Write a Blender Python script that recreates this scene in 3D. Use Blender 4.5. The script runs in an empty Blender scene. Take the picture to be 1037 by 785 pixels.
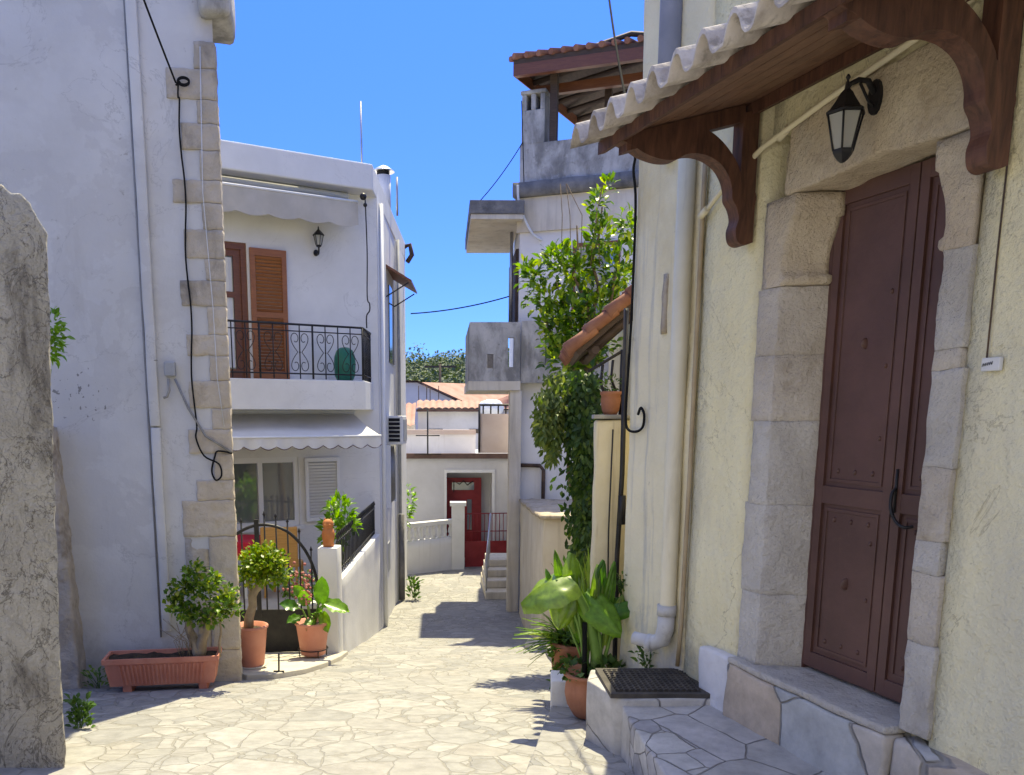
import bpy, bmesh, math, random
from mathutils import Vector, Matrix, noise
random.seed(7)
C = bpy.context.scene.collection
PI = math.pi
# ------------------------------------------------------------------ helpers
class MB:
    """collects geometry of ONE mesh object"""
    def __init__(s): s.v=[]; s.f=[]; s.mi=[]; s.sm=[]
    def add(s, vs, fs, mi=0, smooth=False):
        o=len(s.v); s.v+= [tuple(x) for x in vs]
        for f in fs: s.f.append([i+o for i in f]); s.mi.append(mi); s.sm.append(smooth)
    def hexa(s, p, mi=0):   # p: 4 bottom (ccw) + 4 top
        s.add(p, [(3,2,1,0),(4,5,6,7),(0,1,5,4),(1,2,6,5),(2,3,7,6),(3,0,4,7)], mi)
    def box(s, c, d, rz=0, mi=0):
        x,y,z=c; a,b,h=d[0]/2,d[1]/2,d[2]/2; k,q=math.cos(rz),math.sin(rz)
        P=[(x+k*i-q*j,y+q*i+k*j) for i,j in ((-a,-b),(a,-b),(a,b),(-a,b))]
        s.hexa([(u,v,z-h) for u,v in P]+[(u,v,z+h) for u,v in P], mi)
    def poly(s, pts, z0, z1, mi=0):     # plan polygon extruded vertically; z0/z1 numbers or functions of (x,y)
        n=len(pts); A=[(x,y,z0(x,y) if callable(z0) else z0) for x,y in pts]; B=[(x,y,z1(x,y) if callable(z1) else z1) for x,y in pts]
        s.add(A+B, [tuple(range(n-1,-1,-1)), tuple(range(n,2*n))]+[(i,(i+1)%n,n+(i+1)%n,n+i) for i in range(n)], mi)
    def prism(s, pts, vec, mi=0):       # 3d outline extruded along vec
        n=len(pts); A=[Vector(p) for p in pts]; v=Vector(vec); B=[p+v for p in A]
        s.add(A+B, [tuple(range(n-1,-1,-1)), tuple(range(n,2*n))]+[(i,(i+1)%n,n+(i+1)%n,n+i) for i in range(n)], mi)
    def strip(s, lo, hi, vec, mi=0):    # ribbon outline (two polylines) extruded along vec
        n=len(lo); v=Vector(vec)
        L=[Vector(p) for p in lo]; H=[Vector(p) for p in hi]
        V=L+H+[p+v for p in L]+[p+v for p in H]; F=[]
        for i in range(n-1):
            F+=[(i,i+1,n+i+1,n+i),(2*n+i+1,2*n+i,3*n+i,3*n+i+1),(i+1,i,2*n+i,2*n+i+1),(n+i,n+i+1,3*n+i+1,3*n+i)]
        F+=[(0,n,3*n,2*n),(2*n-1,n-1,3*n-1,4*n-1)]
        s.add(V,F,mi)
    def tube(s, pts, r, seg=8, closed=False, mi=0, cap=True):
        P=[Vector(p) for p in pts]; n=len(P)
        R=r if isinstance(r,(list,tuple)) else [r]*n
        V=[]; up=None
        for i,p in enumerate(P):
            if closed: t=P[(i+1)%n]-P[i-1]
            else: t=P[min(i+1,n-1)]-P[max(i-1,0)]
            if t.length<1e-9: t=Vector((0,0,1))
            t.normalize()
            if up is None:
                up=Vector((0,0,1)) if abs(t.z)<.9 else Vector((1,0,0))
            x=up.cross(t)
            if x.length<1e-6: x=Vector((1,0,0)).cross(t)
            x.normalize(); y=t.cross(x); up=y
            for k in range(seg):
                a=2*PI*k/seg; V.append(p+x*math.cos(a)*R[i]+y*math.sin(a)*R[i])
        F=[]
        for i in range(n if closed else n-1):
            j=(i+1)%n
            for k in range(seg): F.append((i*seg+k,i*seg+(k+1)%seg,j*seg+(k+1)%seg,j*seg+k))
        s.add(V,F,mi,True)
        if cap and not closed:
            o=len(s.v)-len(V)
            s.f.append([o+k for k in range(seg-1,-1,-1)]); s.mi.append(mi); s.sm.append(False)
            s.f.append([o+(n-1)*seg+k for k in range(seg)]); s.mi.append(mi); s.sm.append(False)
    def lathe(s, c, prof, seg=24, mi=0, rot=0, smooth=True):
        V=[];F=[]
        for r,z in prof:
            for k in range(seg):
                a=2*PI*k/seg+rot; V.append((c[0]+r*math.cos(a),c[1]+r*math.sin(a),c[2]+z))
        for i in range(len(prof)-1):
            for k in range(seg): F.append((i*seg+k,i*seg+(k+1)%seg,(i+1)*seg+(k+1)%seg,(i+1)*seg+k))
        s.add(V,F,mi,smooth)
        o=len(s.v)-len(V)
        s.f.append([o+k for k in range(seg-1,-1,-1)]); s.mi.append(mi); s.sm.append(False)
        s.f.append([o+(len(prof)-1)*seg+k for k in range(seg)]); s.mi.append(mi); s.sm.append(False)
    def leaf(s, p, d, nrm, L, W, bend=.15, mi=0):
        p=Vector(p); d=Vector(d).normalized(); nrm=Vector(nrm)
        x=d.cross(nrm)
        if x.length<1e-4: x=d.orthogonal()
        x.normalize(); n=x.cross(d)
        m=p+d*L*.5+n*bend*L*.35; t=p+d*L-n*bend*L*.5
        l=p+d*L*.45-x*W/2+n*bend*L*.6; r=p+d*L*.45+x*W/2+n*bend*L*.6
        l2=p+d*L*.78-x*W*.3+n*bend*L*.2; r2=p+d*L*.78+x*W*.3+n*bend*L*.2
        s.add([p,r,r2,t,l2,l,m],[(0,1,6),(0,6,5),(1,2,6),(2,3,6),(3,4,6),(4,5,6)],mi,True)
    def sphere(s, c, r, seg=10, rings=7, mi=0):
        rr=r if isinstance(r,(tuple,list)) else (r,r,r)
        V=[];F=[]
        for i in range(rings+1):
            th=PI*i/rings
            for k in range(seg):
                a=2*PI*k/seg; V.append((c[0]+rr[0]*math.sin(th)*math.cos(a),c[1]+rr[1]*math.sin(th)*math.sin(a),c[2]-rr[2]*math.cos(th)))
        for i in range(rings):
            for k in range(seg): F.append((i*seg+k,i*seg+(k+1)%seg,(i+1)*seg+(k+1)%seg,(i+1)*seg+k))
        s.add(V,F,mi,True)
    def build(s, name, mats, parent=None, label=None, bevel=0, cut=0, rough=None, seg=2, smooth=False, solid=0):
        me=bpy.data.meshes.new(name); me.from_pydata([tuple(v) for v in s.v],[],s.f)
        me.polygons.foreach_set('material_index', s.mi); me.polygons.foreach_set('use_smooth', [True]*len(s.f) if smooth else s.sm)
        if not isinstance(mats,(list,tuple)): mats=[mats]
        for m in mats: me.materials.append(M[m])
        if cut or rough or bevel:
            bm=bmesh.new(); bm.from_mesh(me)
            bmesh.ops.remove_doubles(bm,verts=bm.verts,dist=1e-5)
            bmesh.ops.recalc_face_normals(bm,faces=bm.faces)
            if bevel:
                ed=[e for e in bm.edges if len(e.link_faces)==2 and e.calc_face_angle(0)>.5]
                bmesh.ops.bevel(bm,geom=ed,offset=bevel,segments=seg,affect='EDGES',profile=.5,clamp_overlap=True)
            if cut:
                for _ in range(7):
                    ed=[e for e in bm.edges if e.calc_length()>cut]
                    if not ed: break
                    bmesh.ops.subdivide_edges(bm,edges=ed,cuts=1,use_grid_fill=True)
            if rough:
                amp,sc=rough
                bm.normal_update()
                for v in bm.verts:
                    w=noise.noise_vector(v.co*sc); w2=noise.noise_vector(v.co*sc*3.1+Vector((5,3,1)))
                    v.co+=(w+w2*.4)*amp
                for f in bm.faces: f.smooth=True
            bm.to_mesh(me); bm.free()
        me.update()
        o=bpy.data.objects.new(name,me); C.objects.link(o)
        if parent is not None: o.parent=parent; 
        if parent is not None: o.matrix_parent_inverse=parent.matrix_basis.inverted()
        if label: o['label']=label
        return o
def thing(name,label,cat,loc=(0,0,0),group=None):
    o=bpy.data.objects.new(name,None); C.objects.link(o); o.location=loc; o.empty_display_size=.1
    o['label']=label; o['category']=cat
    if group: o['group']=group
    return o
def tag(o,label,cat,group=None):
    o['label']=label; o['category']=cat
    if group: o['group']=group
    return o
def kind(o,k): o['kind']=k; return o
def sm(pts,n=5):
    P=[Vector(p) for p in pts]; out=[]
    for i in range(len(P)-1):
        a,b,c,d=P[max(i-1,0)],P[i],P[i+1],P[min(i+2,len(P)-1)]
        for k in range(n):
            t=k/n; out.append(.5*((2*b)+(c-a)*t+(2*a-5*b+4*c-d)*t*t+(3*b-a-3*c+d)*t**3))
    out.append(P[-1]); return out
class Frame:
    """a wall plane: a runs along it, d outwards, z up"""
    def __init__(s,O,u,flip=False):
        s.O=Vector((O[0],O[1],0)); s.u=Vector((u[0],u[1],0)).normalized(); s.n=Vector((-s.u.y,s.u.x,0))
        if s.n.y>0: s.n=-s.n
    def p(s,a,d,z): return s.O+s.u*a+s.n*d+Vector((0,0,z))
    def box(s,mb,a0,a1,d0,d1,z0,z1,mi=0):
        if s.u.cross(s.n).z<0: d0,d1=d1,d0
        if a0>a1: a0,a1=a1,a0
        q=[(a0,d0),(a1,d0),(a1,d1),(a0,d1)]
        if s.u.cross(s.n).z<0:
            pass
        mb.hexa([s.p(a,d,z0) for a,d in q]+[s.p(a,d,z1) for a,d in q],mi)
    def ang(s): return math.atan2(s.u.y,s.u.x)
# ------------------------------------------------------------------ materials
M={}
def nm(name):
    m=bpy.data.materials.new(name); m.use_nodes=True; M[name]=m
    nt=m.node_tree; return m,nt,nt.nodes['Principled BSDF'],nt.nodes,nt.links
def rgb(c): return (c[0],c[1],c[2],1)
def ramp(N,stops):
    r=N.new('ShaderNodeValToRGB'); e=r.color_ramp.elements
    while len(e)<len(stops): e.new(.5)
    for k,(p,c) in zip(e,stops): k.position=p; k.color=rgb(c) if not isinstance(c,(int,float)) else (c,c,c,1)
    return r
def nz(N,L,co,scale,detail=6,rough=.6,dist=0,stretch=None):
    if stretch:
        mp=N.new('ShaderNodeMapping'); mp.inputs['Scale'].default_value=stretch; L.new(co,mp.inputs['Vector']); co=mp.outputs[0]
    t=N.new('ShaderNodeTexNoise'); t.inputs['Scale'].default_value=scale; t.inputs['Detail'].default_value=detail
    t.inputs['Roughness'].default_value=rough; t.inputs['Distortion'].default_value=dist; L.new(co,t.inputs['Vector']); return t.outputs['Fac']
def mix(N,L,fac,a,b,mode='MIX'):
    x=N.new('ShaderNodeMix'); x.data_type='RGBA'; x.blend_type=mode
    for s,v in ((0,fac),(6,a),(7,b)):
        if hasattr(v,'is_linked') : L.new(v,x.inputs[s])
        elif s==0: x.inputs[0].default_value=v
        else: x.inputs[s].default_value=rgb(v)
    return x.outputs[2]
def surf(name,c1,c2,scale=3,rough=.85,bumps=((60,.3,.01),),stains=(),metal=0,spec=.3,lo=.35,hi=.65):
    m,nt,b,N,L=nm(name)
    co=N.new('ShaderNodeTexCoord').outputs['Object']
    r=ramp(N,[(lo,c1),(hi,c2)]); L.new(nz(N,L,co,scale,7),r.inputs[0]); col=r.outputs[0]
    for (sc,st,lo2,hi2,colr,amt) in stains:
        rr=ramp(N,[(lo2,0.0),(hi2,amt)]); L.new(nz(N,L,co,sc,8,.65,.3,st),rr.inputs[0])
        col=mix(N,L,rr.outputs[0],col,colr)
    L.new(col,b.inputs['Base Color']); b.inputs['Roughness'].default_value=rough; b.inputs['Metallic'].default_value=metal
    b.inputs['Specular IOR Level'].default_value=spec
    last=None
    for (sc,st,dist) in bumps:
        bp=N.new('ShaderNodeBump'); bp.inputs['Strength'].default_value=st; bp.inputs['Distance'].default_value=dist
        L.new(nz(N,L,co,sc,9,.62),bp.inputs['Height'])
        if last: L.new(last,bp.inputs['Normal'])
        last=bp.outputs[0]
    if last: L.new(last,b.inputs['Normal'])
    return m
def veins(name,col,scale,w,amt,st=(1,1,1)):
    nt=M[name].node_tree; N=nt.nodes; L=nt.links; b=N['Principled BSDF']
    co=N.new('ShaderNodeTexCoord').outputs['Object']
    src=b.inputs['Base Color'].links[0].from_socket
    r=ramp(N,[(.5-w*2,0.0),(.5-w,amt),(.5+w,amt),(.5+w*2,0.0)]); L.new(nz(N,L,co,scale,9,.62,.8,st),r.inputs[0])
    L.new(mix(N,L,r.outputs[0],src,col),b.inputs['Base Color'])
def flag(name,cells,grout,scale=3.0,width=.035,zs=1.0,bump=.5,small=.42,dirt=.45,vary=.09,warp=.30):
    m,nt,b,N,L=nm(name)
    co=N.new('ShaderNodeTexCoord').outputs['Object']
    mp=N.new('ShaderNodeMapping'); mp.inputs['Scale'].default_value=(scale,scale*.8,scale*zs); L.new(co,mp.inputs[0])
    nn=N.new('ShaderNodeTexNoise'); nn.inputs['Scale'].default_value=1.3; nn.inputs['Detail'].default_value=3; L.new(mp.outputs[0],nn.inputs['Vector'])
    sub=N.new('ShaderNodeVectorMath'); sub.operation='SUBTRACT'; L.new(nn.outputs['Color'],sub.inputs[0]); sub.inputs[1].default_value=(.5,.5,.5)
    sc=N.new('ShaderNodeVectorMath'); sc.operation='SCALE'; sc.inputs['Scale'].default_value=warp; L.new(sub.outputs[0],sc.inputs[0])
    ad=N.new('ShaderNodeVectorMath'); L.new(mp.outputs[0],ad.inputs[0]); L.new(sc.outputs[0],ad.inputs[1])
    def vor(feat,scl,off=0):
        t=N.new('ShaderNodeTexVoronoi'); t.feature=feat; t.inputs['Scale'].default_value=scl; L.new(ad.outputs[0],t.inputs['Vector']); return t
    def mth(op,a,b_):
        x=N.new('ShaderNodeMath'); x.operation=op
        for k,v in ((0,a),(1,b_)):
            if isinstance(v,(int,float)): x.inputs[k].default_value=v
            else: L.new(v,x.inputs[k])
        return x.outputs[0]
    eA=vor('DISTANCE_TO_EDGE',1).outputs[0]; cA=vor('F1',1).outputs['Color']; eB=vor('DISTANCE_TO_EDGE',2.1).outputs[0]; cB=vor('F1',2.1).outputs['Color']
    sA=N.new('ShaderNodeSeparateColor'); L.new(cA,sA.inputs[0]); sel=mth('GREATER_THAN',sA.outputs[1],small)   # broken into small pieces there
    eBs=mth('ADD',mth('MULTIPLY',eB,.62),mth('MULTIPLY',mth('SUBTRACT',1.0,sel),5.0)); edge=mth('MINIMUM',eA,eBs)
    ccol=mix(N,L,sel,cA,cB)
    class _V: outputs=[edge]
    ve=_V
    sep=N.new('ShaderNodeSeparateColor'); L.new(ccol,sep.inputs[0])
    cr=ramp(N,[(i/(len(cells)-1),c) for i,c in enumerate(cells)]); L.new(sep.outputs[0],cr.inputs[0])
    f=nz(N,L,co,9,8,.65); fr=ramp(N,[(.3,.72),(.7,1.12)]); L.new(f,fr.inputs[0])
    col=mix(N,L,1.0,cr.outputs[0],fr.outputs[0],'MULTIPLY')
    # rubbed patches and dirt
    dr=ramp(N,[(.52,0.0),(.75,dirt)]); L.new(nz(N,L,co,1.1,6,.6),dr.inputs[0]); col=mix(N,L,dr.outputs[0],col,grout)
    # grout width varies
    wn=N.new('ShaderNodeMath'); wn.operation='MULTIPLY_ADD'; L.new(nz(N,L,co,6,4),wn.inputs[0]); wn.inputs[1].default_value=-vary; wn.inputs[2].default_value=vary/2; 
    aw=N.new('ShaderNodeMath'); aw.operation='ADD'; L.new(ve.outputs[0],aw.inputs[0]); L.new(wn.outputs[0],aw.inputs[1])
    gr=ramp(N,[(width*.55,0.0),(width*1.35,1.0)]); L.new(aw.outputs[0],gr.inputs[0])
    gcol=mix(N,L,nz(N,L,co,30,5),grout,[g*.75 for g in grout])
    col=mix(N,L,gr.outputs[0],gcol,col); L.new(col,b.inputs['Base Color'])
    b.inputs['Roughness'].default_value=.75; b.inputs['Specular IOR Level'].default_value=.3
    b1=N.new('ShaderNodeBump'); b1.inputs['Strength'].default_value=bump; b1.inputs['Distance'].default_value=.028; L.new(mth('ADD',gr.outputs[0],mth('MULTIPLY',sep.outputs[2],.35)),b1.inputs['Height'])
    b2=N.new('ShaderNodeBump'); b2.inputs['Strength'].default_value=.45; b2.inputs['Distance'].default_value=.012; L.new(nz(N,L,co,22,9,.65),b2.inputs['Height']); L.new(b1.outputs[0],b2.inputs['Normal'])
    L.new(b2.outputs[0],b.inputs['Normal'])
def foliage(name,stops,trans=.35,rough=.45,vein=0):
    m,nt,b,N,L=nm(name)
    g=N.new('ShaderNodeNewGeometry'); r=ramp(N,stops); L.new(g.outputs['Random Per Island'],r.inputs[0])
    co=N.new('ShaderNodeTexCoord').outputs['Object']
    fr=ramp(N,[(.3,.7),(.7,1.25)]); L.new(nz(N,L,co,5 if not vein else 25,4),fr.inputs[0])
    col=mix(N,L,1.0,r.outputs[0],fr.outputs[0],'MULTIPLY')
    L.new(col,b.inputs['Base Color']); b.inputs['Roughness'].default_value=rough; b.inputs['Specular IOR Level'].default_value=.35
    t=N.new('ShaderNodeBsdfTranslucent'); tc=mix(N,L,1.0,col,(1.5,1.6,.5),'MULTIPLY'); L.new(tc,t.inputs[0])
    mx=N.new('ShaderNodeMixShader'); mx.inputs[0].default_value=trans; L.new(b.outputs[0],mx.inputs[1]); L.new(t.outputs[0],mx.inputs[2])
    L.new(mx.outputs[0],N['Material Output'].inputs['Surface'])
def wood(name,c1,c2,rough=.62,st=(2,2,22)):
    m,nt,b,N,L=nm(name); co=N.new('ShaderNodeTexCoord').outputs['Object']
    r=ramp(N,[(.3,c1),(.7,c2)]); L.new(nz(N,L,co,3,7,.6,.6,st),r.inputs[0]); L.new(r.outputs[0],b.inputs['Base Color']); b.inputs['Roughness'].default_value=rough
    bp=N.new('ShaderNodeBump'); bp.inputs['Strength'].default_value=.45; bp.inputs['Distance'].default_value=.006; L.new(nz(N,L,co,8,8,.6,.5,st),bp.inputs['Height']); L.new(bp.outputs[0],b.inputs['Normal'])
def glass(name,col,rough=.05):
    m,nt,b,N,L=nm(name); b.inputs['Base Color'].default_value=rgb(col); b.inputs['Roughness'].default_value=rough; b.inputs['Specular IOR Level'].default_value=.9
# setting
flag('flagstones',[(.235,.233,.23),(.29,.284,.273),(.325,.316,.30),(.26,.256,.25),(.305,.29,.272),(.345,.338,.326)],(.262,.25,.23),3.1,.016,1.0,.5)
flag('step_stones',[(.34,.33,.33),(.46,.44,.42),(.52,.50,.46),(.40,.38,.35)],(.27,.255,.235),3.0,.010,1.0,.7,.66,.15,.03,.22)
flag('plinth_stones',[(.36,.37,.37),(.46,.44,.40),(.50,.40,.30),(.42,.43,.42)],(.30,.28,.25),2.3,.011,.8,.7,.85,.15,.03,.2)
surf('earth',(.20,.16,.11),(.30,.25,.18),2,.95)
surf('hill_ground',(.05,.075,.035),(.08,.10,.05),.1,1)
surf('concrete_slab',(.40,.37,.32),(.52,.48,.41),2.5,.85,((40,.35,.008),),((5,None,.55,.75,(.25,.21,.16),.6),))
# walls
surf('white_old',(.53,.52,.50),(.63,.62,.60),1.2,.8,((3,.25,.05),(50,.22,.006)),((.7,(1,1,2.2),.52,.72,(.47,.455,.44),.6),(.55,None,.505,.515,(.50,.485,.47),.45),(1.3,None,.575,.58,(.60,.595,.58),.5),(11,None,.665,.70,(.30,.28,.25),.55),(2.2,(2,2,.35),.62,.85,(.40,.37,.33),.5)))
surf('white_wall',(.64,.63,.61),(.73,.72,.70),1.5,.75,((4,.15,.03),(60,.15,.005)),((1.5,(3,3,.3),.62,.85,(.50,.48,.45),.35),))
surf('far_white',(.50,.49,.49),(.58,.57,.57),1.5,.8,((3,.2,.03),(50,.2,.006)),((2.2,(2,2,.5),.54,.8,(.40,.37,.34),.5),))
surf('white_side',(.68,.67,.66),(.76,.75,.74),1.5,.8,((3,.2,.03),(50,.2,.006)),((2.2,(4,4,.25),.56,.8,(.46,.43,.39),.45),))
surf('yellow_plaster',(.81,.72,.45),(.87,.80,.54),2.0,.85,((7,.5,.06),(20,.55,.03),(70,.6,.012)),((45,None,.60,.70,(.40,.33,.18),.6),(1.0,(1.6,1.6,.45),.5,.72,(.62,.58,.45),.8)))
surf('pale_plaster',(.72,.65,.46),(.80,.73,.53),2.2,.85,((6,.4,.05),(20,.4,.025),(70,.5,.010)),((2.4,(4,4,.22),.54,.70,(.33,.34,.36),.75),(12,None,.66,.72,(.33,.28,.2),.5),(1.4,(1,1,.5),.52,.70,(.62,.52,.31),.8)))
surf('grey_concrete',(.38,.37,.35),(.54,.52,.49),2.2,.9,((12,.4,.03),(50,.4,.01)),((1.8,(1.6,1.6,.7),.42,.62,(.15,.145,.135),.8),(9,None,.58,.68,(.13,.125,.12),.5),(6,None,.6,.7,(.60,.57,.52),.4)))
surf('dark_concrete',(.10,.10,.10),(.22,.21,.20),3,.9,((20,.4,.02),),((4,None,.5,.7,(.32,.30,.27),.5),))
surf('beige_wall',(.58,.51,.40),(.67,.61,.51),1.8,.85,((8,.3,.03),(50,.3,.008)),((1.8,(3,3,.3),.5,.72,(.33,.29,.24),.6),))
surf('tan_plaster',(.66,.57,.38),(.75,.67,.48),2.5,.85,((10,.4,.03),(50,.3,.008)),((2.5,(6,6,.2),.55,.72,(.30,.23,.14),.7),))
surf('rough_render',(.55,.51,.44),(.70,.66,.58),1.8,.95,((5,.6,.08),(20,.9,.05),(70,.7,.016)),((2.2,(1.6,1.6,.5),.54,.66,(.16,.14,.12),.85),(6,None,.58,.68,(.62,.58,.52),.5)))
veins('rough_render',(.16,.14,.12),5.5,.005,.7,(1,1,.7))
veins('rough_render',(.20,.18,.15),2.2,.003,.8,(1,1,.6))
surf('rubble_stone',(.40,.33,.25),(.54,.47,.38),3,.95,((6,.7,.06),(30,.7,.02)),((3,None,.52,.66,(.16,.12,.09),.7),))
surf('limestone_warm',(.58,.47,.34),(.72,.61,.46),3.2,.9,((7,.6,.05),(20,.7,.035),(60,.9,.014),(140,.6,.006)),((5,None,.56,.70,(.33,.23,.15),.6),(2.3,None,.55,.7,(.58,.53,.47),.6)))
surf('jamb_warm',(.53,.46,.37),(.67,.60,.50),3.2,.9,((7,.6,.05),(20,.7,.035),(60,.9,.014),(140,.6,.006)),((5,None,.56,.70,(.38,.29,.20),.5),))
surf('limestone_grey',(.50,.46,.40),(.65,.61,.54),3.5,.9,((7,.6,.05),(20,.7,.035),(60,.9,.014),(140,.6,.006)),((6,None,.58,.72,(.31,.27,.24),.55),))
surf('limestone_pale',(.58,.57,.57),(.70,.69,.68),3.5,.85,((9,.4,.03),(40,.4,.01)),((6,None,.58,.75,(.42,.39,.35),.5),))
surf('quoin_grey',(.42,.36,.28),(.54,.47,.38),4,.9,((10,.5,.03),(40,.5,.012)),((4,(1,1,.6),.52,.70,(.16,.14,.12),.7),))
surf('quoin_warm',(.50,.42,.32),(.61,.53,.42),4,.9,((10,.5,.03),(40,.5,.012)),((4,None,.55,.70,(.34,.26,.17),.6),))
surf('mortar',(.36,.33,.28),(.44,.40,.35),6,.95)
surf('pink_wall',(.52,.40,.33),(.60,.49,.42),1.5,.85)
surf('lilac_wall',(.56,.52,.54),(.62,.58,.59),1.5,.85)
# metals, woods
surf('door_paint',(.09,.043,.033),(.13,.062,.048),3,.48,((18,.25,.012),(120,.12,.002)),((4,(3,3,.6),.55,.75,(.12,.055,.045),.6),(25,None,.68,.75,(.04,.018,.015),.7)),spec=.45)
surf('black_iron',(.012,.012,.014),(.03,.028,.028),8,.45,((60,.2,.003),),((9,None,.66,.78,(.05,.03,.02),.3),),spec=.3)
surf('rust_iron',(.05,.035,.03),(.12,.075,.05),8,.8,((50,.4,.004),))
surf('grey_metal',(.35,.35,.36),(.45,.45,.45),5,.4,metal=.8)
surf('shiny_metal',(.6,.6,.6),(.7,.7,.7),5,.3,metal=1)
surf('red_metal',(.22,.018,.022),(.30,.03,.035),4,.45)
surf('white_plastic',(.70,.70,.69),(.76,.76,.75),3,.45,())
surf('grey_plastic',(.30,.31,.32),(.38,.39,.40),6,.5,())
surf('cream_pipe',(.68,.61,.43),(.76,.69,.50),3,.6,((30,.2,.004),),((3,(3,3,.3),.55,.75,(.38,.32,.22),.6),))
surf('grey_pvc',(.42,.42,.41),(.55,.54,.52),6,.6,((30,.2,.003),),((8,None,.55,.7,(.28,.25,.22),.7),))
surf('old_pipe',(.30,.22,.13),(.42,.33,.21),4,.7,())
surf('blue_pipe',(.20,.23,.33),(.26,.29,.40),4,.5,())
surf('cable_black',(.012,.012,.012),(.02,.02,.02),8,.95,(),spec=.05)
surf('cable_grey',(.22,.21,.20),(.30,.29,.27),8,.7,())
surf('cable_white',(.6,.6,.58),(.68,.68,.66),8,.6,())
wood('canopy_wood',(.045,.016,.010),(.15,.062,.038),.62,(10,10,1.8))
wood('soffit_wood',(.12,.055,.034),(.26,.14,.09),.55,(5,3,5))
wood('shutter_wood',(.24,.075,.022),(.36,.125,.04),.45)
wood('frame_wood',(.13,.04,.018),(.20,.07,.03),.45)
wood('dark_beam',(.045,.03,.022),(.09,.055,.04),.8)
wood('chair_wood',(.45,.22,.06),(.60,.32,.10),.5)
surf('tile_grey',(.46,.41,.38),(.58,.53,.49),5,.85,((30,.6,.012),),((4,None,.48,.64,(.25,.215,.19),.8),(14,None,.55,.66,(.20,.18,.16),.6)))
surf('tile_red',(.21,.085,.056),(.34,.16,.105),5,.85,((30,.4,.01),),((4,None,.55,.7,(.22,.12,.09),.6),))
surf('tile_far',(.42,.22,.155),(.52,.31,.23),2,.9,())
surf('terracotta',(.54,.19,.125),(.63,.26,.175),6,.75,((50,.2,.004),),((5,None,.55,.72,(.56,.34,.25),.45),))
surf('terracotta_dark',(.26,.10,.055),(.40,.17,.10),5,.85,((30,.4,.008),),((5,(2,2,.6),.5,.7,(.16,.08,.05),.6),))
surf('terracotta_orange',(.46,.15,.05),(.56,.21,.08),8,.7,((30,.3,.006),))
surf('plastic_pot',(.52,.20,.14),(.60,.26,.19),4,.55,())
surf('soil',(.035,.024,.016),(.08,.055,.035),20,.95,((60,.9,.02),))
surf('awning_cloth',(.60,.585,.56),(.68,.665,.64),3,.85,((30,.1,.003),))
surf('awning_beige',(.42,.385,.33),(.50,.46,.40),3,.85,((20,.25,.01),))
surf('brown_trim',(.10,.06,.05),(.15,.09,.07),5,.8,())
surf('curtain',(.55,.54,.52),(.70,.69,.67),2,.9,())
surf('green_plastic',(.01,.13,.085),(.02,.19,.13),4,.4,())
surf('red_cloth',(.45,.01,.03),(.55,.02,.05),4,.7,())
surf('tarp',(.55,.58,.62),(.68,.70,.73),3,.6,((6,.6,.1),))
surf('dark_inside',(.012,.012,.014),(.02,.02,.022),3,.9,())
surf('bark',(.14,.10,.065),(.24,.18,.12),14,.9,((40,.6,.01),))
surf('bark_pale',(.26,.20,.14),(.36,.29,.20),14,.85,((40,.5,.008),))
surf('stem_green',(.10,.20,.035),(.16,.28,.06),8,.5,())
surf('bloom_pink',(.50,.16,.14),(.60,.26,.22),10,.7,())
surf('bloom_white',(.75,.75,.68),(.80,.80,.75),10,.6,())
glass('window_glass',(.26,.28,.30)); 
veins('white_old',(.36,.35,.34),.8,.0010,.55); veins('white_wall',(.45,.44,.43),.7,.0008,.4); veins('yellow_plaster',(.36,.30,.18),.9,.0009,.6)
def damp(name,z0,z1,col,amt):
    nt=M[name].node_tree; N=nt.nodes; L=nt.links; b=N['Principled BSDF']; co=N.new('ShaderNodeTexCoord').outputs['Object']
    sp_=N.new('ShaderNodeSeparateXYZ'); L.new(co,sp_.inputs[0]); mr=N.new('ShaderNodeMapRange'); mr.inputs[1].default_value=z0; mr.inputs[2].default_value=z1; mr.inputs[3].default_value=.34; mr.inputs[4].default_value=-.34; L.new(sp_.outputs[2],mr.inputs[0])
    ad_=N.new('ShaderNodeMath'); L.new(mr.outputs[0],ad_.inputs[0]); L.new(nz(N,L,co,5,8,.68,.2,(1,1,.6)),ad_.inputs[1])
    r=ramp(N,[(.56,0.0),(.72,amt)]); L.new(ad_.outputs[0],r.inputs[0]); src=b.inputs['Base Color'].links[0].from_socket
    L.new(mix(N,L,r.outputs[0],src,col),b.inputs['Base Color'])
def flaked(name,c,r,col):
    nt=M[name].node_tree; N=nt.nodes; L=nt.links; b=N['Principled BSDF']; co=N.new('ShaderNodeTexCoord').outputs['Object']
    d=N.new('ShaderNodeVectorMath'); d.operation='DISTANCE'; L.new(co,d.inputs[0]); d.inputs[1].default_value=c
    mr=N.new('ShaderNodeMapRange'); mr.inputs[1].default_value=0; mr.inputs[2].default_value=r; mr.inputs[3].default_value=.12; mr.inputs[4].default_value=-.12; L.new(d.outputs['Value'],mr.inputs[0])
    ad_=N.new('ShaderNodeMath'); L.new(mr.outputs[0],ad_.inputs[0]); L.new(nz(N,L,co,26,3,.5,.2,(1,1,.75)),ad_.inputs[1])
    q_=ramp(N,[(.70,0.0),(.715,.8)]); L.new(ad_.outputs[0],q_.inputs[0]); src=b.inputs['Base Color'].links[0].from_socket
    L.new(mix(N,L,q_.outputs[0],src,col),b.inputs['Base Color'])
flaked('white_old',(-3.08,7.17,.12),.55,(.17,.16,.15))
damp('white_old',-2.35,-1.5,(.36,.34,.31),.45); damp('pale_plaster',-1.7,-.6,(.36,.36,.37),.7); damp('yellow_plaster',-1.5,-.8,(.45,.38,.24),.6)
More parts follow.
